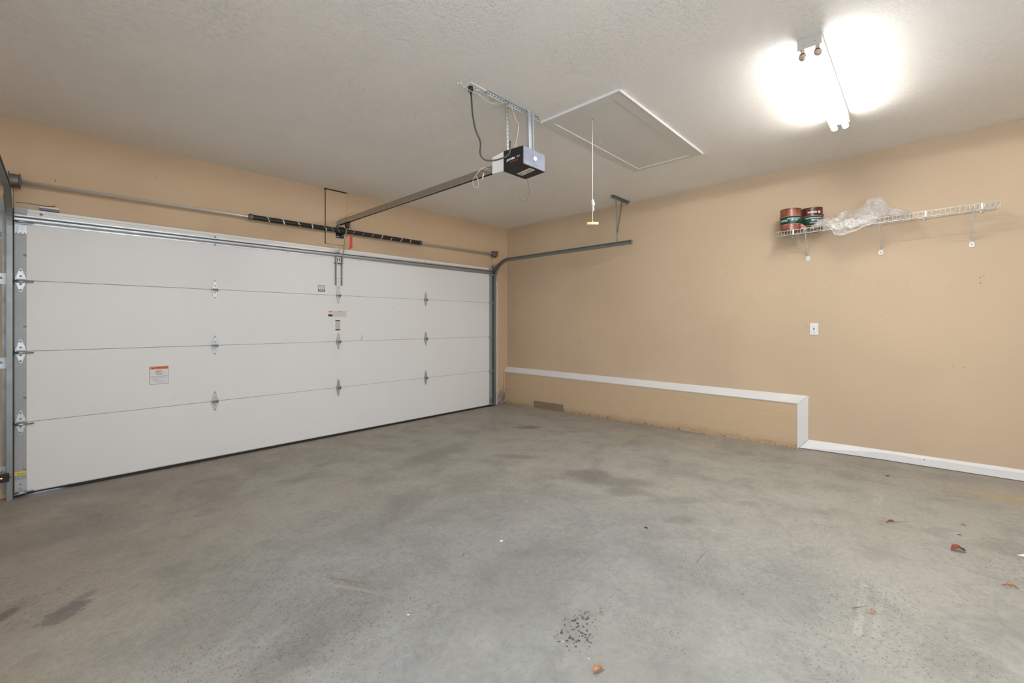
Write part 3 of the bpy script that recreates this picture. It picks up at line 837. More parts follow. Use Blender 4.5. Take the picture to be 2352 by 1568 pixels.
# ================================================================== TRACKS
def c_section(c, side, tangent, up):
    """C shaped roller track section at c. opens towards -side"""
    c = Vector(c); sd = Vector(side); u = Vector(up)
    h, dpt, t, lip = .025, .028, .0022, .007
    p = [(dpt, h), (0, h), (0, h-lip), (t, h-lip), (t, h-t), (dpt-t, h-t), (dpt-t, -h+t), (t, -h+t), (t, -h+lip), (0, -h+lip), (0, -h), (dpt, -h)]
    return [c + sd*a + u*q for a, q in p]
def track(name, xs, side, label, back_visible):
    t = thing(name, (xs, -.07, 0), label, 'door track', 'roller tracks of the garage door')
    # path: centre of the channel
    path = []
    yv = DY - .030; r = .315; zc = 1.935
    def sec(y, z, ty, tz):
        up = Vector((0, tz, -ty))
        return c_section((xs, y, z), (side, 0, 0), None, up)
    b = B(); secs = [sec(yv, floor_z(0)+.002, 0, 1), sec(yv, zc, 0, 1)]
    b.loft([[p for p in s] for s in secs]); b.obj('vertical_track', M_galv_dull, t)
    b = B(); secs = []
    for k in range(15):
        a = math.pi/2*k/14
        secs.append(sec(yv - r*(1-math.cos(a)), zc + r*math.sin(a), -math.sin(a), math.cos(a)))
    b.loft(secs); b.obj('curved_track', M_galv_dull, t)
    b = B(); yend = -2.42
    b.loft([sec(yv-r, zc+r, -1, 0), sec(yend, zc+r, -1, 0)])
    b.obj('horizontal_track', M_galv_dull, t)
    # jamb brackets (slotted plates) and the wall angle
    b = B(); xo = xs + side*.0285
    b.box((xo, yv+.02, .03), (xo+side*.003, -.002, 1.93)); b.box((xo, -.0045, .03), (xo+side*.026, -.0075, 1.93))
    b.obj('wall_angle', M_galv_dull, t)
    for z in (.20, 1.0, 1.62):
        b = B(); wb = .05 if side < 0 else .028
        b.box((xo+side*.0, -.0075, z-.045), (xo+side*wb, -.0115, z+.035))
        b.lathe([(0, -.018), (.008, -.018), (.009, -.012)], (xo+side*wb*.65, 0, z), 'y', 8)
        b.obj('jamb_bracket', M_galv, t)
    # flag bracket where vertical meets horizontal
    b = B(); b.box((xo, -.006, 1.93), (xo+side*.004, -.075, 2.16)); b.box((xo, -.006, 1.93), (xo+side*(.055 if side < 0 else .028), -.010, 2.20))
    b.prism([(0, 0), (-.17, .10), (-.17, .14), (0, .06)], (side*.004, 0, 0), 0, (xo+side*.005, -.03, 2.10), (0, 1, 0), (0, 0, 1))
    b.obj('flag_bracket', M_galv_dull, t)
    # end stop bolts
    b = B(); 
    for z in (zc+r+.012, zc+r-.012): b.lathe([(0, -.006), (.005, -.005), (.006, 0)], (xs+side*.024, yend+.03, z), 'x', 8)
    b.box((xs, yend, zc+r-.025), (xs+side*.028, yend+.003, zc+r+.025))
    each(b, 'end_bolt', M_galv_bright, t)
    # hanger from the ceiling
    yh = -2.20
    b = B(); zc2 = ceil_z(xs)
    def angle(b, p, q, w, t_, up1, up2):
        """perforated L angle p->q with legs along up1 and up2"""
        p = Vector(p); q = Vector(q); u1 = Vector(up1); u2 = Vector(up2)
        for u, v in ((u1, u2), (u2, u1)):
            b.hexa([p, q, q+u*w, p+u*w, p+v*t_, q+v*t_, q+u*w+v*t_, p+u*w+v*t_])
    angle(b, (xs-.09 if side > 0 else xs-.33, yh, zc2-.001), (xs+.33 if side > 0 else xs+.0, yh, zc2-.001), .032, .003, (0, 0, -1), (0, -1, 0))
    b.obj('ceiling_angle', M_galv_dull, t)
    b = B(); holes = B()
    p = Vector((xs+.045, yh-.006, zc+r+.005)); q = Vector((xs-.015+.03, yh-.006, zc2-.015))
    b.bar(p, q, .030, .003, (0, 1, 0)); b.obj('hanger_strap', M_galv, t)
    b2 = B(); p2 = Vector((xs+.040*side, yh-.010, zc+r+.14)); q2 = Vector((xs+.155*side, yh-.010, zc2-.02))
    b2.bar(p2, q2, .024, .003, (0, 1, 0)); b2.obj('hanger_brace', M_galv_dull, t)
    for (a_, c_, off) in ((p, q, -.0025), (p2, q2, -.0025)):
        L = (c_-a_).length; n = int(L/.028)
        for k in range(n):
            s = a_ + (c_-a_)*((k+.5)/n)
            holes.lathe([(0, off-.0002), (.0042, off-.0002), (.0045, off+.001)], s, 'y', 7)
    each(holes, 'strap_hole', M_dark, t)
    return t
tr = track('door_track', -.385, 1, 'dull galvanized track at the right door jamb, curving back along the right wall', True)
tl = track('door_track', -5.272, -1, 'galvanized track at the left door jamb, curving back at the left edge', False)
b = B(); q0 = pY(0, 460, -.02); b.box((-5.40, -.001, 1.90), (-5.316, -.006, 2.19)); 
for z in (1.93, 1.95, 2.10): b.lathe([(0, -.016), (.008, -.015), (.010, -.006)], (-5.335, 0, z), 'y', 8)
tag(b.obj('rusty_plate', M_rust, tl), 'rust-spotted white plate')

# ================================================================== TORSION SHAFT
SY = -.092
def sz(x): return 2.330 + (x+5.231) * (.030/4.83)
ts = thing('torsion_spring_shaft', (-2.8, SY, sz(-2.8)), 'long steel shaft with black torsion springs mounted above the white door', 'torsion shaft')
b = B(); b.tube([(-5.34, SY, sz(-5.34)), (-.315, SY, sz(-.315))], .0127, 16); b.obj('shaft', M_shaft, ts)
def spring(x0, x1, marks):
    b = B(); n = 150; pr = []
    for k in range(n):
        x = x0 + (x1-x0)*k/n; d = (x1-x0)/n
        pr += [(.0238, x), (.0258, x+d*.5)]
    pr.append((.0238, x1))
    vs = B(); vs.lathe([(r, x) for r, x in pr], (0, SY, 0), 'x', 16)
    vs.v = [(v[0], v[1], v[2] + sz(v[0])) for v in vs.v]
    sp = vs.obj('spring', M_blackm, ts)
    b = B()
    for (xm, sl, w) in marks:
        for q in range(7):
            a0 = math.radians(100 + q*26); a1 = math.radians(100 + (q+1)*26); 
            if w > .006 and random.random() < .12: continue
            xa = xm + sl*q; xb_ = xm + sl*(q+1); r = .0268
            f = lambda x, a: (x, SY + r*math.cos(a), sz(x) + r*math.sin(a))
            jj = random.uniform(-.002, .002) if w > .006 else 0
            b.add([f(xa+jj, a0), f(xa+w+jj, a0), f(xb_+w+jj, a1), f(xb_+jj, a1)], [(0,1,2,3)])
    each(b, 'spring_marking', M_spring_mark, sp, fix=False)
xc_ = -2.800
spring(-3.715, -2.83, [(-3.60, .005, .012), (-3.46, .005, .012), (-3.31, .006, .013), (-3.16, .002, .012), (-3.03, .006, .011), (-2.95, .006, .003), (-2.88, .006, .003)])
spring(-2.755, -1.765, [(-2.66, -.006, .003), (-2.54, -.006, .003), (-2.42, -.006, .004), (-2.30, -.006, .010), (-2.17, -.005, .010), (-2.03, -.005, .010), (-1.90, -.005, .010)])
for x, d in ((-3.72, -1), (-1.76, 1)):
    b = B(); z = sz(x)
    b.lathe([(.014, 0), (.030, 0), (.034, d*.006), (.034, d*.014), (.026, d*.018), (.024, d*.034), (.018, d*.038), (.014, d*.038)], (x, SY, z), 'x', 16)
    for k in range(4):
        a = math.pi/2*k + .5
        b.tube([(x+d*.026, SY+.02*math.cos(a), z+.02*math.sin(a)), (x+d*.026, SY+.033*math.cos(a), z+.033*math.sin(a))], .004, 6)
    b.obj('winding_cone', M_drum, ts)
b = B(); z = sz(xc_)
b.box((xc_-.050, -.020, z-.075), (xc_+.045, -.024, z+.060)); b.box((xc_-.004, -.024, z-.045), (xc_+.003, SY-.030, z+.035))
for q in (-1, 1): b.lathe([(.013, q*.006), (.033, q*.006), (.036, q*.012), (.036, q*.020), (.027, q*.028), (.022, q*.034)], (xc_, SY, z), 'x', 18)
b.obj('centre_bearing_bracket', M_black, ts)
b = B()
for x, zz in ((xc_-.022, z-.056), (xc_-.040, z-.060), (xc_+.03, z-.035), (xc_-.035, z+.046)):
    b.lathe([(0, -.034), (.006, -.034), (.007, -.028), (.010, -.024)], (x, 0, zz), 'y', 8)
each(b, 'bearing_bolt', M_galv_bright, ts)
# cable drums
for x0, x1, s in ((-5.292, -5.232, 1), (-.405, -.350, -1)):
    b = B(); z = sz((x0+x1)/2); pr = [(.013, 0), (.062 if s > 0 else .050, 0), (.062 if s > 0 else .050, .005)]
    n = 9; w = x1-x0
    R0 = .050 if s > 0 else .044
    for k in range(n):
        pr += [(R0, .007 + (w-.016)*k/n), (R0-.003, .007 + (w-.016)*(k+.5)/n)]
    pr += [(R0, w-.008), (R0+.006, w-.006), (R0+.008, w-.001), (R0-.004, w), (.022, w+.004), (.013, w+.006)]
    b.lathe([(r, x0+h) for r, h in pr], (0, SY, z), 'x', 28)
    b.obj('cable_drum', M_drum, ts)
for x, s in ((-5.322, -1), (-.340, 1)):
    b = B(); z = sz(x)
    b.box((x-.002, -.003, z-.03), (x+.002, SY-.045, z+.045)); b.box((x-.002, -.007, z-.03), (x+s*.05, -.011, z+.045))
    b.lathe([(.014, -.006), (.026, -.006), (.026, .006), (.014, .006)], (x, SY, z), 'x', 16)
    b.obj('end_bearing_plate', M_galv_dull, ts)
for x, s in ((-5.2686, -1), (-.3873, 1)):
    b = B(); b.tube([(x, -.0455, sz(x)-.01), (x, -.0455, 1.2), (x, -.0455, .05)], .0015, 6); b.obj('lift_cable', M_galv_dull, ts)

# ================================================================== OPENER
rx = -2.825
op = thing('garage_door_opener', (rx, -2.9, 2.335), 'black ceiling-hung garage door opener with grey end panel, white light cover and long rail', 'garage door opener')
hx0, hx1, hyn, hyf = -2.938, -2.712, -3.002, -2.821
bn, bf, tn, tf = 2.335, 2.327, 2.4555, 2.466
b = B(); b.hexa([(hx0,hyn,bn),(hx1,hyn,bn),(hx1,hyf,bf),(hx0,hyf,bf),(hx0,hyn,tn),(hx1,hyn,tn),(hx1,hyf,tf),(hx0,hyf,tf)])
b.obj('motor_housing', M_black, op, bevel=.002)
b = B(); b.box((hx0+.002, hyn-.003, bn+.002), (hx1-.001, hyn+.001, tn-.002)); ep = b.obj('end_panel', M_endpanel, op, bevel=.002)
b = B(); c0 = (hx0+.118, hyn-.003, bn+.064)
b.lathe([(0, -.0055), (.006, -.006), (.013, -.004), (.0155, 0)], c0, 'y', 20); b.obj('lens', M_lens, ep)
b = B(); b.lathe([(.0155, 0), (.0160, -.004), (.0185, -.004), (.0195, 0)], c0, 'y', 20); b.obj('lens_ring', M_galv, ep)
b = B(); b.hexa([(hx0-.001,hyf,bf+.004),(hx1-.02,hyf,bf+.004),(hx1-.02,-2.709,2.336),(hx0-.001,-2.709,2.336),(hx0-.001,hyf,tf-.002),(hx1-.02,hyf,tf-.002),(hx1-.02,-2.709,2.452),(hx0-.001,-2.709,2.452)])
b.obj('light_cover', M_white, op, bevel=.004)
# lettering on the -x side (reads from the left, along -y)
b = B(); xf = hx0 - .0012; AYt = (0, -1, 0)
q = on(1163.5, 369, (1, 0, 0), xf)
text_into(b, 'guardian', (xf, q[1], q[2]-.004), AYt, AZ, .0155, 0, bold=.045, shear=.25)
q1_ = q[1] - .091; q = on(1183, 363, (1, 0, 0), xf)
text_into(b, 'PRO', (xf, q1_, q[2]+.002), AYt, AZ, .0105, 0, shear=.25)
for k in range(9): 
    y = -2.886 - k*.0082
    b.add([(xf, y, q[2]-.020+k*.0002), (xf, y-.0058, q[2]-.020), (xf, y-.0058, q[2]-.011), (xf, y, q[2]-.011)], [(0,1,2,3)], 1)
tag(b.obj('lettering', [M_label_w, plain('red_print', (.30, .03, .03), .5)], op, fix=False), 'white and red lettering')
# label underneath
def under(x, y): return on(x, y, (0, .044, 1), 2.335 + .044*-3.002 - .0030)
c4 = [under(1187.5, 399), under(1216.5, 386), under(1228.5, 390.5), under(1199.5, 403.5)]
b = B(); b.add(c4 + [v + Vector((0, 0, .0015)) for v in c4], [(0,1,2,3),(4,7,6,5),(0,4,5,1),(1,5,6,2),(2,6,7,3),(3,7,4,0)], 0)
def inq(u, v): return c4[0]*(1-u)*(1-v) + c4[1]*u*(1-v) + c4[2]*u*v + c4[3]*(1-u)*v - Vector((0, 0, .0003))
for (u0, u1, v0, v1, k) in [(.08,.2,.2,.8,1),(.26,.30,.1,.5,2),(.34,.40,.5,.85,1),(.45,.60,.2,.45,3),(.50,.62,.55,.8,4),(.65,.72,.15,.8,4),(.76,.92,.3,.7,1)]:
    b.add([inq(u0,v0), inq(u1,v0), inq(u1,v1), inq(u0,v1)], [(0,1,2,3)], k)
tag(b.obj('underside_label', [M_label_w, M_label_gr, M_label_k, M_label_y, M_label_o], op, fix=False), 'white printed label')
# rail
b = B(); R0 = (rx, -2.712, 2.420); R1 = (rx, -.045, 2.438)
def rsec(y, z):
    w = .017; h = .0265; p = [(-w,h),(w,h),(w,-h),(w-.006,-h),(w-.006,-h+.003),(w-.003,-h+.003),(w-.003,h-.003),(-w+.003,h-.003),(-w+.003,-h+.003),(-w+.006,-h+.003),(-w+.006,-h),(-w,-h)]
    return [(rx+a, y, z+c) for a, c in p]
b.loft([rsec(R0[1], R0[2]), rsec(R1[1], R1[2])]); b.obj('rail', M_rail, op)
b = B(); b.box((rx-.013, R0[1], R0[2]-.0262), (rx+.013, R0[1]+.0, R0[2]-.01)) 
b = B(); b.hexa([(rx-.012, R0[1], 2.398), (rx+.012, R0[1], 2.398), (rx+.012, R1[1], 2.416), (rx-.012, R1[1], 2.416), (rx-.012, R0[1], 2.403), (rx+.012, R0[1], 2.403), (rx+.012, R1[1], 2.421), (rx-.012, R1[1], 2.421)])
b.obj('belt', M_black, op)
# header bracket on the wall + rail end fittings
b = B(); zz = 2.436
b.box((rx-.026, -.019, zz-.030), (rx+.026, -.023, zz+.038))
for q in (-1, 1): b.prism([(-.021, -.026), (-.021, .030), (-.075, .012), (-.075, -.012)], (.003, 0, 0), 0, (rx+q*.021, 0, zz), (0, 1, 0), (0, 0, 1))
b.obj('header_bracket', M_galv_bright, op)
b = B()
b.tube([(rx-.030, -.062, zz), (rx+.030, -.062, zz)], .005, 8); b.ball((rx-.030, -.062, zz), .008)
b.tube([(rx-.018, -.10, zz+.028), (rx-.018, -.12, zz+.045), (rx-.018, -.16, zz+.048), (rx-.018, -.18, zz+.029)], .0022, 6)
b.tube([(rx-.019, -.25, zz+.020), (rx-.021, -.29, zz+.048), (rx-.019, -.43, zz+.052), (rx-.019, -.45, zz+.026)], .0022, 6)
b.tube([(rx, -.09, zz+.027), (rx, -.24, zz+.030)], .010, 8)
b.obj('rail_fitting', M_rail, op)
# trolley, arm, release handle
q = pX(797, 520, rx); ty = q[1]; tz = 2.41
b = B()
b.prism([(-.055, 0), (.055, 0), (.040, -.014), (.034, -.055), (.012, -.066), (-.016, -.060), (-.030, -.018)], (.030, 0, 0), 0, (rx-.015, ty, tz), (0, -1, 0), (0, 0, 1))
b.box((rx-.022, ty-.05, tz-.006), (rx+.022, ty+.05, tz+.002))
b.obj('trolley', M_black, op, bevel=.002)
b = B(); a0 = Vector((rx-.006, ty, tz-.055)); a1 = Vector((xb+.012, DY-.085, 2.005)); a2 = Vector((xb+.010, DY-.043, 1.968))
pts = [a0, a0.lerp(a1, .5), a1, Vector((xb+.013, DY-.075, 1.978)), Vector((xb+.012, DY-.055, 1.966)), a2]
b2 = B()
for i in range(len(pts)-1): 
    pass
b2.tube(pts, .0095, 8); b2.v = [((v[0]-(rx-.0))*.6+(rx-.0) if True else v[0], v[1], v[2]) for v in b2.v]
b2.obj('door_arm', M_arm, op)
b = B(); hp = pX(806, 545, rx+.006); 
b.tube([(rx+.004, hp[1], tz-.03), (rx+.010, hp[1], hp[2]+.020), (rx+.008, hp[1], hp[2]-.01)], .0022, 6)
b.obj('release_cord', plain('dark_cord', (.05, .04, .03), .8), op)
b = B(); t0 = pX(808, 538, rx+.01); t1 = pX(807, 572, rx+.01)
b.bar((rx+.012, hp[1], t0[2]), (rx+.014, hp[1], t1[2]+.012), .018, .010, (0, 1, 0)); b.bar((rx+.002, hp[1]+.004, t0[2]-.03), (rx-.002, hp[1]+.004, t1[2]), .014, .008, (0, 1, 0))
b.bar((rx-.012, hp[1]+.004, t1[2]+.018), (rx-.012, hp[1]+.004, t1[2]), .014, .012, (0, 1, 0))
b.obj('release_handle', M_red, op, bevel=.003)
# ceiling angle and hanging straps
zc_ = ceil_z(-2.83)
def perforated(name, p, q, w, t, facing, holes_to, n, hr=.0052, leg=True, mat=M_galv_light):
    """L shaped punched angle; face normal = facing"""
    p = Vector(p); q = Vector(q); d = (q-p).normalized(); f = Vector(facing); s = d.cross(f).normalized()
    b = B(); b.hexa([p-s*w/2, q-s*w/2, q+s*w/2, p+s*w/2, p-s*w/2-f*t, q-s*w/2-f*t, q+s*w/2-f*t, p+s*w/2-f*t])
    if leg: b.hexa([p-s*w/2, q-s*w/2, q-s*w/2-f*w, p-s*w/2-f*w, p-s*(w/2-t), q-s*(w/2-t), q-s*(w/2-t)-f*w, p-s*(w/2-t)-f*w])
    o = b.obj(name, mat, op)
    h = B()
    for k in range(n):
        c = p + (q-p)*((k+.5)/n); m = 8; c = c + f*.0006
        h.add([c + (s*math.cos(2*math.pi*j/m)*hr + d*math.sin(2*math.pi*j/m)*hr) for j in range(m)], [list(range(m))])
    each(h, 'punched_hole', holes_to, o, fix=False)
    return o
perforated('ceiling_angle', (-3.10, -2.835, zc_-.018), (-2.575, -2.835, zc_-.018), .030, .0025, (0, -1, 0), M_dark, 20)
s0 = pY(1163, 231, -2.86); s1 = pY(1167, 343, -2.86)
perforated('hanging_strap', (s0[0], -2.86, s0[2]), (s1[0], -2.86, 2.462), .026, .0025, (0, -1, 0), plain('ceiling_seen_through', (.75, .73, .69), .6), 13, hr=.0045, leg=False, mat=M_galv_dull)
s0 = pY(1211, 256, -2.845); s1 = pY(1206.5, 336, -2.845)
perforated('hanging_strap', (s0[0]-.008, -2.875, zc_-.012), (s1[0]-.010, -2.905, 2.452), .030, .0025, (0, -1, 0), M_galv_dull, 11, hr=.0038)
b = B(); b.box((s0[0]+.006, -2.90, zc_-.03), (s0[0]+.010, -2.83, 2.455)); b.obj('hanging_angle', M_galv_light, op)
# power cord
pp = [(1082,213),(1082.5,222),(1083.5,238),(1084.5,252),(1086.5,269),(1089.3,285),(1092,297),(1096,308),(1101,318),(1103.7,327),(1103.7,337),(1102.7,348),(1104,357),(1108.4,363),(1114,367),(1121.8,369),(1130,368.8),(1137,368),(1147,365.5),(1156.3,362.3),(1163,359),(1168.7,354.6),(1171,348),(1171.6,341)]
pts = []
for i, (x, y) in enumerate(pp):
    pts.append(pX(x, y, -3.19) if False else pY(x, y, -2.795 - .17*i/(len(pp)-1)))
pts[-1] = Vector((pts[-1][0], pts[-1][1], 2.468)); pts[-2][0] = min(pts[-2][0], hx0-.008)
for p in pts[-6:]: p[0] = min(p[0], hx0-.006)
b = B(); b.tube(pts, .0052, 8)
crd = thing('power_cord', pts[0], 'dark power cord drooping from ceiling socket to black opener', 'power cord')
b.obj('cord', M_cord, crd)
b = B(); q = pts[0]
b.tube([(q[0], q[1], q[2]-.012), (q[0], q[1], q[2]+.012), (q[0]-.002, q[1]+.002, ceil_z(q[0])-.030), (q[0]-.002, q[1]+.002, ceil_z(q[0])-.007)], [.006, .010, .016, .016], 12)
b.obj('plug', M_black, crd)
# ceiling socket
sq = pC(1092, 205); so = thing('ceiling_outlet', (-3.17, -2.79, ceil_z(-3.17)), 'white double outlet plate on the ceiling beside the opener', 'outlet')
zc3 = ceil_z(-3.17); b = B(); b.box((-3.240, -2.832, zc3-.006), (-3.103, -2.750, zc3+.001)); b.obj('cover_plate', M_white, so, bevel=.003)
for x in (-3.196, -3.147):
    b = B(); b.lathe([(0, -.0085), (.015, -.0085), (.0165, -.005)], (x, -2.791, zc3), 'z', 16); r = b.obj('receptacle', M_white, so)
    b = B(); b.box((x-.006, -2.795, zc3-.0088), (x-.0045, -2.787, zc3-.0080)); b.box((x+.0045, -2.795, zc3-.0088), (x+.006, -2.787, zc3-.0080)); each(b, 'slot', M_dark, r)
# low-voltage wires
bw = thing('bell_wire', (-3.25, -2.82, 2.80), 'pair of thin white wires strung along ceiling from outlet to opener', 'wire')
def wire(pp, Y, r=.0011, par=bw, m=M_bell, name='wire'):
    pts = []
    N_ = len(pp)
    for i, (x, y) in enumerate(pp):
        q = pY(x, y, Y if not isinstance(Y, tuple) else Y[0] + (Y[1]-Y[0])*i/(N_-1)); q[2] = min(q[2], ceil_z(q[0])-.003); pts.append(q)
    # smooth
    sm = []
    for i in range(N_-1):
        p0 = pts[max(i-1, 0)]; p1 = pts[i]; p2 = pts[i+1]; p3 = pts[min(i+2, N_-1)]
        for k in range(6):
            t = k/6
            sm.append(.5*((2*p1)+(p2-p0)*t+(2*p0-5*p1+4*p2-p3)*t*t+(3*p1-p0-3*p2+p3)*t**3))
    sm.append(pts[-1]); b = B(); b.tube(sm, r, 6); return b.obj(name, m, par)
wire([(1057,190),(1063,197),(1070,203),(1078,208),(1084,212),(1093,214),(1102,219),(1112,231),(1118,235),(1135,239),(1148,239),(1157,237)], (-2.80, -2.86))
wire([(1060,189),(1066,197),(1076,205),(1086,210),(1097,213),(1105,220),(1115,227),(1124,234),(1138,237),(1157,236)], (-2.80, -2.86))
wire([(1172,242),(1178,255),(1182,270),(1188,280),(1191,292),(1189,310),(1184,330),(1182,338)], -2.87, .0012)
wire([(1174,242),(1179,256),(1186,276),(1190,284),(1190,300),(1187,322),(1186,338)], -2.88, .0012)
# staples
b = B()
for x, y in ((1052, 190), (1059, 189)):
    q = pC(x, y); b.ball((q[0], q[1], q[2]-.004), .006, 0, 8, 5)
each(b, 'staple', M_white, bw)
# coiled wire and sleeve at the rail's end, wire hanging under the motor
cw = thing('wire_coil', (rx-.02, -2.62, 2.44), 'small loop of thin white wire tied to the opener rail', 'wire')
wire([(1128,388),(1121,387),(1110,385),(1104,388),(1099,394),(1094,402)], -2.68, .0014, cw)
wire([(1128,391),(1117,390),(1108,388),(1102,392),(1096,399),(1092,404),(1087,412),(1086,420),(1090,429),(1097,430),(1099,423),(1096,412),(1093,405)], -2.68, .0011, cw)
wire([(1093,405),(1097,409),(1099,416)], -2.69, .002, cw, M_ivory)
b = B(); b.tube([pY(1111, 398, -2.69), pY(1108, 411, -2.69)], [.0045, .0035], 8); b.obj('sleeve', M_ivory, cw)
wire([(1211,413),(1214,424),(1215.5,436),(1214,450),(1208,460),(1200,462),(1195,457),(1192.5,452)], -2.86, .0010, op, M_cord, 'antenna_wire')

# ================================================================== ATTIC HATCH
ah = thing('attic_hatch', (-1.77, -3.13, 2.82), 'large white-trimmed attic hatch panel set into the textured ceiling', 'attic hatch')
X0, X1, Y0, Y1 = -2.520, -1.035, -3.470, -2.803
M_hatch = plain('hatch_board_paint', (.66, .635, .59), .5, var=.03, vs=4)
def cz(x, d): return ceil_z(x) - d
def cbox(b, x0, x1, y0, y1, d0, d1, mi=0):
    b.hexa([(x0,y0,cz(x0,d1)),(x1,y0,cz(x1,d1)),(x1,y1,cz(x1,d1)),(x0,y1,cz(x0,d1)),(x0,y0,cz(x0,d0)),(x1,y0,cz(x1,d0)),(x1,y1,cz(x1,d0)),(x0,y1,cz(x0,d0))], mi)
w = .088
b = B()
for (a, c, d, e) in ((X0, X1, Y0, Y0+w), (X0, X1, Y1-w*.72, Y1), (X0, X0+w, Y0+w, Y1-w*.72), (X1-w*.62, X1, Y0+w, Y1-w*.72)):
    cbox(b, a, c, d, e, -.002, .012)
b.obj('trim_frame', M_hatch, ah, bevel=.002)
b = B()   # raised outer bead
e = .016
for (a, c, d, g_) in ((X0-.004, X1+.004, Y0-.004, Y0+e), (X0-.004, X0+e, Y0-.004, Y1)):
    o_ = .019; i_ = .0125
    dd = lambda x, y: o_ if (x in (X0-.004, X1+.004) and c-a < .05) or (y in (Y0-.004, Y1+.004) and g_-d < .05) else i_
    b.hexa([(x, y, cz(x, dd(x, y))) for x, y in ((a, d), (c, d), (c, g_), (a, g_))] + [(x, y, cz(x, -.002)) for x, y in ((a, d), (c, d), (c, g_), (a, g_))])
b.obj('outer_moulding', M_trim, ah, bevel=.003)
xi0, xi1, yi0, yi1 = X0+w, X1-w*.62, Y0+w, Y1-w*.72
b = B(); cbox(b, xi0+.004, xi1-.004, yi0+.004, yi1-.004, -.001, .008); b.obj('panel', M_hatch, ah)
b = B()
cbox(b, xi0, xi1, yi1-.006, yi1, .006, .0135); cbox(b, xi1-.005, xi1, yi0, yi1, .006, .0135)
b.obj('inner_edge', M_trim, ah)
b = B()
for (x, y) in ((1314,288),(1378,324),(1421,348),(1514,319),(1521,368),(1477,379)):
    q = pC(x, y); b.lathe([(0, -.0105), (.004, -.0102), (.005, -.008)], (q[0], q[1], ceil_z(q[0])), 'z', 8)
each(b, 'screw', M_trim, ah)
b = B(); b.lathe([(0, -.0095), (.005, -.0095), (.006, -.008)], (-2.294, -3.119, ceil_z(-2.294)), 'z', 10); b.obj('cord_hole', M_dark, ah)
pc = thing('pull_cord', (-2.294, -3.119, 2.81), 'thin white pull cord with pale yellow handle hanging from the attic hatch', 'pull cord')
b = B(); b.tube([(-2.294, -3.119, ceil_z(-2.294)-.008), (-2.2935, -3.119, 2.45), (-2.293, -3.119, 2.04)], .0026, 8); b.obj('cord', M_pull, pc)
b = B(); z = 2.165; b.tube([(-2.294, -3.119, 2.215), (-2.292, -3.120, 2.20), (-2.289, -3.121, 2.175), (-2.288, -3.121, 2.155)], [.004, .011, .013, .006], 10)
b.tube([(-2.286, -3.121, 2.16), (-2.282, -3.121, 2.14), (-2.286, -3.121, 2.125), (-2.290, -3.120, 2.135)], .005, 8)
b.obj('cord_toggle', M_white, pc)
b = B(); d = Vector((RX, RY, 0)); c = Vector((-2.293, -3.119, 2.032)); b.tube([c - d*.043, c - d*.041, c + d*.041 , c + d*.043], [.008, .0105, .0105, .008], 14); b.obj('handle', M_yellow, pc)
b = B(); b.tube([c + Vector((0,0,.009)), c + Vector((0,0,.016))], .005, 8); b.obj('knot', M_pull, pc)

# ================================================================== FLUORESCENT FIXTURES
def lamp_output(x, y, z, k):
    # light thrown by the tubes below their housing: strongest square to the tubes, none along them or up
    l = bpy.data.lights.new('tube_light', 'POINT'); l.energy = LAMP_W / 3; l.shadow_soft_size = .012; l.color = (1.0, .99, .98)
    l.use_nodes = True; t = l.node_tree; em = t.nodes['Emission']
    tc = t.nodes.new('ShaderNodeTexCoord'); sp = t.nodes.new('ShaderNodeSeparateXYZ'); t.links.new(tc.outputs['Normal'], sp.inputs[0])
    def mth(op, a, b=0.0):
        n = t.nodes.new('ShaderNodeMath'); n.operation = op
        for i, v in enumerate((a, b)):
            if isinstance(v, bpy.types.NodeSocket): t.links.new(v, n.inputs[i])
            else: n.inputs[i].default_value = v
        return n.outputs[0]
    sn = mth('SQRT', mth('MAXIMUM', mth('SUBTRACT', 1.0, mth('MULTIPLY', sp.outputs[0], sp.outputs[0])), 0.0))
    mr = t.nodes.new('ShaderNodeMapRange'); mr.interpolation_type = 'SMOOTHSTEP'; t.links.new(sp.outputs[2], mr.inputs[0])
    mr.inputs[1].default_value = LSIGN * .03; mr.inputs[2].default_value = -LSIGN * .04; mr.inputs[3].default_value = 0.0; mr.inputs[4].default_value = 1.0
    t.links.new(mth('MULTIPLY', sn, mr.outputs[0]), em.inputs['Strength'])
    o = bpy.data.objects.new('tube_light', l); COL.objects.link(o); o.location = (x, y, z)
LSIGN = 1
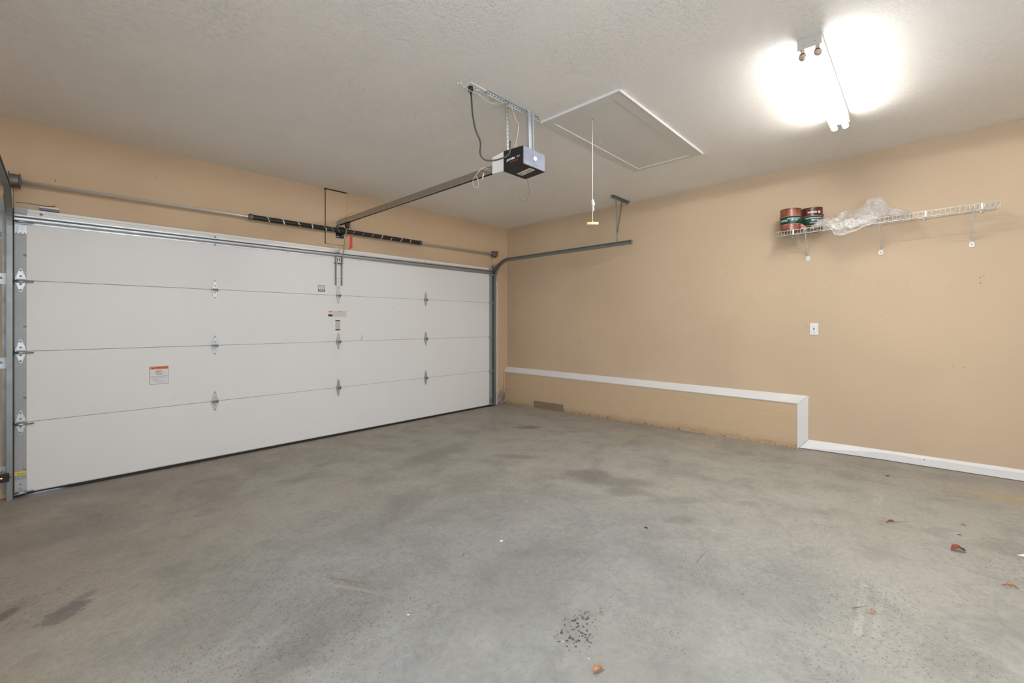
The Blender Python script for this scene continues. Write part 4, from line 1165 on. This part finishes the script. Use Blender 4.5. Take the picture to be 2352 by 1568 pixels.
def fixture(x0, x1, y, label, mt):
    for k in (.2, .5, .8): lamp_output(x0 + (x1-x0)*k, y, cz((x0+x1)/2, .050+.034+.034), k)
    t = thing('fluorescent_light', ((x0+x1)/2, y, ceil_z((x0+x1)/2)), label, 'ceiling light')
    w = .052; d = .056
    b = B(); cbox(b, x0+.004, x1-.004, y-w, y+w, 0.0, d); b.obj('housing', M_fixture, t, bevel=.003)
    for x, s in ((x0, -1), (x1, 1)):
        b = B(); b.box((x, y-w-.002, cz(x, d+.004)), (x-s*.003, y+w+.002, cz(x, .001))); b.obj('end_plate', M_plate, t)
        b = B(); b.lathe([(0, s*.001), (.003, s*.001), (.003, 0)], (x, y-.025, cz(x, .035)), 'x', 6); b.lathe([(0, s*.001), (.003, s*.001), (.003, 0)], (x, y+.025, cz(x, .04)), 'x', 6); each(b, 'screw', M_galv_dull, t)
    for yy in (y-.033, y+.033):
        zt_ = cz((x0+x1)/2, d+.034)
        for x, s in ((x0, -1), (x1, 1)):
            b = B(); xx = x - s*.012; b.box((xx, yy-.010, zt_-.006), (xx-s*.010, yy+.010, cz(x, d-.002)))
            b.lathe([(0, -.008), (.011, -.007), (.012, 0), (.011, .007), (0, .008)], (xx-s*.004, yy, zt_-.002), 'x', 12)
            b.obj('lamp_holder', M_holder, t)
        b = B(); b.tube([(x0+.020, yy, zt_), (x1-.020, yy, zt_)], .0185, 16)
        tb = b.obj('lamp_tube', mt, t)
        for x, s in ((x0, -1), (x1, 1)):
            b = B(); b.tube([(x-s*.012, yy, zt_), (x-s*.016, yy, zt_), (x-s*.034, yy, zt_)], [.015, .0190, .0190], 16); each(b, 'end_cap', M_galv_bright if s < 0 else M_white, tb)
    return t
fixture(-2.278, -1.040, -4.462, 'two-tube fluorescent strip light glowing on the ceiling at upper right', M_tube)


fixture(-4.80, -3.56, -4.462, 'two-tube fluorescent strip light on the ceiling just above the top of the view', M_tube2)

# ================================================================== RIGHT WALL OUTLET
wo = thing('wall_outlet', (0, -4.145, 1.23), 'white electrical outlet plate with a test button on the tan right wall', 'outlet')
b = B(); b.box((0, -4.180, 1.174), (-.008, -4.111, 1.288)); b.obj('cover_plate', M_white, wo, bevel=.003)
b = B(); b.box((-.007, -4.163, 1.196), (-.0105, -4.128, 1.266)); b.obj('receptacle', M_trim, wo, bevel=.0015)
b = B()
for z in (1.2545, 1.211):
    for q in (-.0065, .0065): b.box((-.0104, -4.1455+q-.0015, z-.004), (-.0110, -4.1455+q+.0015, z+.004))
b.box((-.0104, -4.1535, 1.193), (-.011, -4.1375, 1.1975))
each(b, 'slot', M_label_gr, wo)
b = B(); b.box((-.0104, -4.1515, 1.2335), (-.0122, -4.1395, 1.2405)); b.box((-.0104, -4.1515, 1.2235), (-.0122, -4.1395, 1.2305)); b.obj('test_button', plain('button_dark', (.05, .035, .03), .5), wo, bevel=.002)

# ================================================================== WIRE SHELF
SY0, SY1 = -3.895, -5.325
def shz(y): return 2.158 + (y-SY0)/(SY1-SY0)*.024
sh = thing('wire_shelf', (0, -4.6, 2.16), 'white ventilated wire shelf on the tan right wall', 'wire shelf')
XF = -.305
def rod(b, x, dz, r, y0=SY0, y1=SY1): b.tube([(x, y0, shz(y0)+dz), (x, y1, shz(y1)+dz)], r, 8)
b = B(); rod(b, XF, .0, .0034); b.obj('front_rod', M_wirec, sh)
b = B(); rod(b, XF, -.043, .0034); b.obj('front_rod', M_wirec, sh)
b = B(); rod(b, -.012, -.004, .003, SY0-.01, SY1+.01); b.obj('back_rod', M_wirec, sh)
b = B(); rod(b, -.155, -.004, .003, SY0-.01, SY1+.01); b.obj('middle_rod', M_wirec, sh)
b = B(); n = 56
for k in range(n):
    y = SY0 - .012 + (SY1-SY0+.024)*k/(n-1); z = shz(y)
    b.tube([(-.004, y, z), (XF+.004, y, z+.001), (XF-.002, y, z-.004), (XF, y, z-.043)], .0014, 5)
each(b, 'deck_wire', M_wirec, sh)
b = B()
for x in (1822, 1912, 2126, 2256):
    y = pX(x, 530, XF)[1]; z = shz(y)
    b.box((XF-.006, y-.0065, z-.045), (XF+.001, y+.0065, z+.001))
each(b, 'rod_clip', M_white, sh, bevel=.002)
b = B()
for x, yv in ((1820, 536), (1905, 527), (2122, 497), (2253, 480)):
    y = pX(x, yv, -.01)[1]; z = shz(max(min(y, SY0), SY1))
    b.lathe([(0, -.016), (.008, -.014), (.009, 0)], (-.0, y, z-.012), 'x', 10)
each(b, 'wall_clip', M_white, sh)
for (yt, yf) in ((-4.118, -4.097), (-4.640, -4.636), (-5.182, -5.189)):
    zt_ = shz(yt)
    br = B(); p = (XF+.012, yt, zt_-.006); q = (-.012, yf, 1.955)
    br.bar(p, q, .011, .008, (0, 1, 0)); br.box((XF+.002, yt-.010, zt_-.010), (XF+.022, yt+.010, zt_-.003))
    o = br.obj('support_brace', M_brace, sh, bevel=.0015)
    f = B(); f.prism([(-.013, -.022), (.013, -.022), (.0165, -.016), (.0165, .006), (.010, .022), (-.010, .022), (-.0165, .006), (-.0165, -.016)], (-.006, 0, 0), 0, (0, yf, 1.918), (0, 1, 0), (0, 0, 1))
    f.obj('foot_plate', M_white, o, bevel=.002)
    f = B(); f.lathe([(0, -.0075), (.003, -.0075), (.0035, -.006)], (0, yf, 1.916), 'x', 8); f.obj('foot_screw', M_dark, o)

# ---- paint cans
m_ = N('redwood_can_print')
M_can = m_.fin(m_.mix(m_.ramp(m_.noise(18, 5, .65, scl=(1, 1, .5)), .4, .62), (.20, .040, .018), (.30, .11, .07)), .35, 0)
M_can2 = plain('dark_red_can_print', (.105, .022, .018), .35, var=.3)
M_can_band = plain('dark_green_band', (.012, .055, .040), .35, var=.25)
M_canrim = metal('can_rim', (.20, .15, .12), .4)
M_gold = plain('pale_gold_line', (.42, .38, .22), .5)
def can(x, y, label, second):
    z = shz(y) + .0050; r = .0845; H = .205
    t = thing('paint_can', (x, y, z), label, 'paint can', 'paint cans on the wire shelf')
    b = B(); b.lathe([(0, .002), (r-.004, .002), (r-.001, 0), (r+.001, .004), (r, .008)], (x, y, z), 'z', 36, 1)
    b.lathe([(r, .008), (r, H-.006)], (x, y, z), 'z', 36, 0)
    b.obj('body', [M_can2 if second else M_can, M_canrim], t)
    b = B(); b.lathe([(r, H-.006), (r+.002, H-.003), (r+.001, H+.001), (r-.006, H+.001), (r-.010, H-.004), (r-.016, H-.006), (r-.018, H-.001), (0, H-.002)], (x, y, z), 'z', 36); b.obj('lid', M_canrim, t)
    b = B(); z0, z1 = (.060, .130) if not second else (.040, .125)
    b.lathe([(r+.0004, z0), (r+.0008, z0), (r+.0008, z1), (r+.0004, z1)], (x, y, z), 'z', 36, 0)
    b.lathe([(r+.0006, z0-.003), (r+.0010, z0-.003), (r+.0010, z0), (r+.0006, z0)], (x, y, z), 'z', 36, 1)
    b.lathe([(r+.0006, z1), (r+.0010, z1), (r+.0010, z1+.003), (r+.0006, z1+.003)], (x, y, z), 'z', 36, 1)
    b.obj('label_band', [M_can_band, M_gold], t)
    # curved lettering facing the camera
    b = B(); fa = math.atan2(CAM[1]-y, CAM[0]-x) + (math.radians(8) if not second else math.radians(12))
    def cyl(s, zz, size, da, mi, bold=.0):
        tb = B(); wd = text_into(tb, s, (0, 0, 0), (1, 0, 0), (0, 0, 1), size, mi, bold=bold)
        for (v) in range(len(tb.v)):
            u, _, h = tb.v[v]; a = fa + da + (u - wd/2)/r
            tb.v[v] = (x + (r+.0016)*math.cos(a), y + (r+.0016)*math.sin(a), z + zz + h)
        b.add(tb.v, tb.f, mi)
    if second:
        cyl('WATERPROOFING', .100, .012, 0, 0, .02); cyl('SEALER', .080, .013, .12, 0, .02); cyl('EXTERIOR', .056, .010, 0, 0)
        cyl('WOOD', .152, .015, -.16, 0, .05)
        tb = []
        for k_ in range(16):
            q_ = 2*math.pi*k_/16; a_ = fa + .52 + .012*math.cos(q_)/r; tb.append((x+(r+.0016)*math.cos(a_), y+(r+.0016)*math.sin(a_), z+.160+.012*math.sin(q_)))
        b.add(tb, [list(range(16))], 0)
    else:
        cyl('WATERPROOFING', .104, .010, .25, 0, .02); cyl('SEALER', .087, .012, .25, 0, .02); cyl('EXTERIOR', .069, .007, .1, 0)
        cyl('WOOD', .086, .014, -.85, 0, .03)
    b.obj('lettering', M_label_w, t, fix=False)
    # bail handle ears and wire
    ang = fa + math.pi/2 + (.25 if not second else -.2)
    b = B()
    for s in (0, math.pi):
        a = ang + s; c = Vector((x+(r+.003)*math.cos(a), y+(r+.003)*math.sin(a), z+.135)); b.ball(c, .009, 0, 8, 6, (1, 1, 1.2))
    each(b, 'handle_ear', M_canrim, t)
    b = B(); pts = []
    for k in range(13):
        q = math.pi*k/12; a = ang
        off = (r+.010)*math.cos(q); pts.append(Vector((x+off*math.cos(a) - .070*math.sin(q)*math.sin(a)*-1*0, y+off*math.sin(a), 0)) + Vector((math.cos(a+math.pi/2)*(r+.006)*math.sin(q), math.sin(a+math.pi/2)*(r+.006)*math.sin(q), z+.135-.045*math.sin(q))))
    b.tube(pts, .0018, 6); b.obj('bail_handle', M_tin, t)
    return t
can(-.215, -3.992, 'reddish brown paint can with a green label band at left end of wire shelf', False)
can(-.100, -4.142, 'dark red paint can with white and green lettering beside the brown can', True)
b = B()
cr = thing('brochure', (-.29, -4.10, 2.165), 'small reddish card leaning at the foot of the paint cans', 'card')
b.prism([(0, .0), (.050, .002), (.012, .045), (0, .040)], (.0015, 0, 0), 0, (-.292, -4.085, shz(-4.1)+.004), (0, -1, 0), (0, 0, 1)); b.obj('card', plain('reddish_card', (.42, .16, .11), .5), cr)

# ---- crumpled plastic sheet
def film():
    ya, yb_ = -4.17, -4.84
    ctrl = [(0, .030), (.08, .070), (.20, .095), (.30, .125), (.42, .128), (.52, .150), (.60, .190), (.68, .196), (.765, .180), (.785, .095), (.90, .070), (.97, .065), (1, .012)]
    droop = [(0, 0), (.14, 0), (.19, .012), (.22, .050), (.27, .102), (.33, .112), (.45, .092), (.58, .060), (.66, .030), (.71, 0.0), (1, 0.0)]
    def lerp(tb, u):
        for (a, p), (c, q) in zip(tb, tb[1:]):
            if u <= c:
                t = (u-a)/(c-a); t = t*t*(3-2*t); return p + (q-p)*t
        return tb[-1][1]
    def crease(p):
        d, _ = noise.voronoi(p); return min(1.0, (d[1]-d[0])*1.6)
    NU, NV = 84, 40
    b = B(); vs = []; hem = []
    for i in range(NU+1):
        u = i/NU; y = ya + (yb_-ya)*u; hh = lerp(ctrl, u); dr = lerp(droop, u); base = shz(y) + .0062
        xbk = -.05 - .175*max(0, 1 - max(0, u-.10)/.10)
        for j in range(NV+1):
            v = j/NV
            front = v >= .70
            if not front:
                t = v/.70; x = xbk + (-.316 - xbk)*t
                # steep back, crest, then a long slope down to the front edge
                pf = min(1, t/.22)**.8 * (1 if t < .35 else 1 - ((t-.35)/.65)**1.5)
                z = base + hh*pf
            else:
                t = (v-.70)/.30; x = -.317 - .020*math.sin(math.pi*min(1, t*1.1)) + (.010*t if dr > .03 else 0); z = base - .003 - dr*t
            p = Vector((x, y, z))
            c1 = crease(Vector((x*9, y*7 + x*6, z*9))); c2 = crease(Vector((x*24 + 5, y*17 - z*12, z*24)))
            n1 = noise.noise(p*8 + Vector((3, 1, 7)))
            am = .35 + min(1, hh*7)
            if front: am = .15 if dr < .004 else .55*(1 - .55*t)
            q = p + Vector((-.022*(c1-.5) - .008*(c2-.5), .016*n1, (.026*(c1-.5) + .009*(c2-.5) + .016*n1) * (0 if front and dr > .03 and t > .8 else 1))) * am
            if not front: q[2] = max(q[2], base)
            elif dr < .004: q[2] = max(q[2], base); q[0] = max(q[0], -.335)
            q[0] = min(q[0], xbk if u < .2 else -.012)
            if v > .66: q[0] = min(q[0], -.3140)
            vs.append(q)
            if j == NV and dr > .01: hem.append(q)
    fs = [(i*(NV+1)+j, (i+1)*(NV+1)+j, (i+1)*(NV+1)+j+1, i*(NV+1)+j+1) for i in range(NU) for j in range(NV)]
    b.add(vs, fs, 0, False)
    o = b.obj('plastic_sheet', M_film, loc=(-.2, -4.5, 2.17), fix=False)
    tag(o, 'crumpled clear plastic sheeting draped over the middle of the wire shelf', 'plastic sheet')
    h = B(); h.tube([p - Vector((.001, 0, 0)) for p in hem], .0014, 5); h.obj('hem', plain('film_hem', (.72, .70, .64), .3), o)
film()

# ================================================================== SMALL THINGS
# photo eye on the left track
pe = thing('photo_eye_sensor', (-5.32, -.105, .17), 'small black door safety sensor with a glowing red light at the left track foot', 'sensor')
b = B(); q0 = pY(-12, 1106, -.11); q1 = pY(21, 1086, -.11)
b.box((q0[0], -.104, .146), (q1[0], -.136, .204)); b.obj('sensor_body', M_black, pe, bevel=.003)
b = B(); b.tube([(q1[0], -.115, .176), (q1[0]+.010, -.115, .176)], .006, 8); b.ball((q1[0]+.012, -.115, .172), .004); b.box((q1[0]-.014, -.1005, .160), (q1[0]-.002, -.1045, .190)); b.obj('mounting_screw', M_galv_dull, pe)
b = B(); ql = pY(3, 1099, -.137); b.ball((ql[0], -.1365, ql[2]), .0048, 0, 10, 6); b.obj('indicator_light', M_led, pe)
# alarm contact over the door
q0, q1 = pY(92, 475, -.02), pY(136, 489, -.02)
ds = thing('door_contact_sensor', ((q0[0]+q1[0])/2, 0, q0[2]), 'small grey contact sensor with a white top mounted above the door at left', 'sensor')
b = B(); b.box((q0[0], -.0045, 2.150), (q1[0], -.030, 2.170)); b.obj('sensor_body', plain('dark_grey_sensor', (.16, .16, .155), .5), ds, bevel=.002)
b = B(); b.box((q0[0]-.003, -.0045, 2.170), (q1[0]+.001, -.008, 2.184)); b.box((q0[0]-.003, -.0045, 2.1695), (q1[0]+.001, -.024, 2.1725)); each(b, 'sensor_flange', M_label_w, ds)
b = B(); b.tube([pY(37, 464, -.006), pY(62, 466, -.008), pY(90, 471, -.01), pY(110, 474, -.014), pY(127, 473, -.016)], [.0012, .0012, .0018, .003, .003], 6); b.obj('lead_wire', plain('brown_wire', (.13, .08, .05), .7), ds)

# leaves
M_leaf = N('dry_leaf'); M_leaf = M_leaf.fin(M_leaf.mix(M_leaf.ramp(M_leaf.noise(60, 5, .6), .35, .65), (.30, .085, .035), (.17, .05, .025)), .6)
M_leaf2 = N('tan_leaf'); M_leaf2 = M_leaf2.fin(M_leaf2.mix(M_leaf2.ramp(M_leaf2.noise(60, 5, .6), .35, .65), (.55, .29, .15), (.30, .12, .05)), .6)
def leaf(px, py, L, W, ang, curl, label, mt=M_leaf, stem=.0, lobes=0, hgt=.010):
    q = pF(px, py); t = thing('dry_leaf', (q[0], q[1], q[2]), label, 'leaf', 'dry leaves on the floor')
    b = B(); nu, nv = 14, 6; vs = []
    ca, sa = math.cos(ang), math.sin(ang)
    for i in range(nu+1):
        u = i/nu; wv = W*(math.sin(math.pi*min(1, u*1.02))**.7 * (1 - .25*u) + .02)
        if lobes: wv *= 1 + .35*math.sin(u*lobes*math.pi*2)
        for j in range(nv+1):
            v = j/nv*2-1
            lx = (u-.5)*L; ly = wv*v*.5; z = .0012 + abs(v)**1.6*curl*wv + hgt*math.sin(u*math.pi)*.6 + .003*noise.noise(Vector((u*5+px, v*3, py)))
            ly *= (1 - .5*min(.9, curl))
            X_ = q[0] + lx*ca - ly*sa; Y_ = q[1] + lx*sa + ly*ca
            vs.append((X_, Y_, floor_z(Y_) + max(z, .0008)))
    b.add(vs, [(i*(nv+1)+j, (i+1)*(nv+1)+j, (i+1)*(nv+1)+j+1, i*(nv+1)+j+1) for i in range(nu) for j in range(nv)], 0, True)
    o = b.obj('leaf_blade', mt, t)
    md = o.modifiers.new('solid', 'SOLIDIFY'); md.thickness = .0006
    if stem:
        s0 = Vector((q[0] - L*.5*ca, q[1] - L*.5*sa, 0)); s1 = s0 - Vector((ca, sa, 0))*stem
        mid = (s0+s1)/2 + Vector((-sa, ca, 0))*stem*.08
        b = B(); b.tube([(p[0], p[1], floor_z(p[1])+hh) for p, hh in ((s0, .003), (mid, .004), (s1, .0015))], [.0016, .001, .0008], 6); b.obj('leaf_stem', mt, t)
    return t
leaf(2201, 1265, .070, .050, math.radians(-55), .35, 'largest reddish brown leaf, lying curled on the concrete at right', hgt=.020)
leaf(2045, 1200, .060, .016, math.radians(130+10), .8, 'narrow brown leaf with a long thin stem, nearest the low baseboard', stem=.085)
leaf(2212, 1207, .030, .014, math.radians(-70), .4, 'tiny orange brown leaf fragment behind the largest leaf', M_leaf2)
leaf(2321, 1348, .055, .016, math.radians(95), .7, 'dark curled leaf with a pale tip near the right edge of the floor', M_leaf2, hgt=.012)
leaf(1376, 1543, .050, .026, math.radians(-28), .5, 'pale tan leaf in the foreground at the bottom of the view', M_leaf2, lobes=1.0, hgt=.014)
leaf(2007, 1409, .026, .014, math.radians(-50), .6, 'small orange leaf fragment on the pale tape strips', M_leaf2)
leaf(1381, 1408, .020, .007, math.radians(80), .5, 'tiny golden leaf scrap beside the patch of dark pits', M_leaf2)
# twigs
M_twig = plain('twig_brown', (.10, .06, .04), .8)
def twig(p, q, r, label, m=M_twig):
    a = pF(*p); c = pF(*q); a[2] = floor_z(a[1])+r; c[2] = floor_z(c[1])+r; mid = (a+c)/2 + Vector((0, 0, r*.6))
    b = B(); b.tube([a, mid, c], [r*.6, r, r*.6], 6); o = b.obj('twig', m, loc=a)
    tag(o, label, 'twig', 'twigs on the floor')
twig((1956, 1397), (1987, 1393), .0012, 'thin reddish twig crossing the pale tape strip', plain('twig_red', (.22, .08, .05), .8))
twig((1480, 1211), (1488, 1214), .003, 'short black twig in the middle of the floor', M_dark)
twig((2199, 1228), (2210, 1229), .0022, 'short dark twig just in front of the orange leaf fragment')
twig((1563, 978), (1578, 980), .004, 'dark twig lying against the low concrete wall')
twig((2034, 1093), (2044, 1094), .004, 'dark twig closest to the white baseboard')
twig((1062, 1278), (1067, 1272), .0016, 'thin grey twig left of the white paper scrap')
twig((1600, 1292), (1622, 1266), .0010, 'long hair-thin reddish twig right of the middle of the floor', plain('twig_rust', (.26, .12, .08), .8))
# scraps
def scrap(px, py, s, label, poly, h=.0015):
    q = pF(px, py); b = B()
    b.prism([(a*s, c*s) for a, c in poly], (0, 0, h), 0, (q[0], q[1], floor_z(q[1])+.0002), (RX, RY, 0), (VX, VY, 0))
    tag(b.obj('paper_scrap', plain('paper_white', (.80, .80, .79), .6), loc=(q[0], q[1], floor_z(q[1]))), label, 'paper scrap', 'white scraps on the floor')
scrap(1152, 1242, .010, 'tiny white paper scrap in the middle of the floor', [(-1, -.6), (.4, -.8), (1, -.1), (.5, .8), (-.8, .7)])
scrap(2350, 1277, .020, 'white paper scrap cut by the right edge of the view', [(-1, .5), (.8, -.8), (1.2, .9)])
scrap(938, 1412, .006, 'tiny white chip in the left foreground', [(-1, -.2), (1, -.4), (.6, .5), (-.7, .6)])
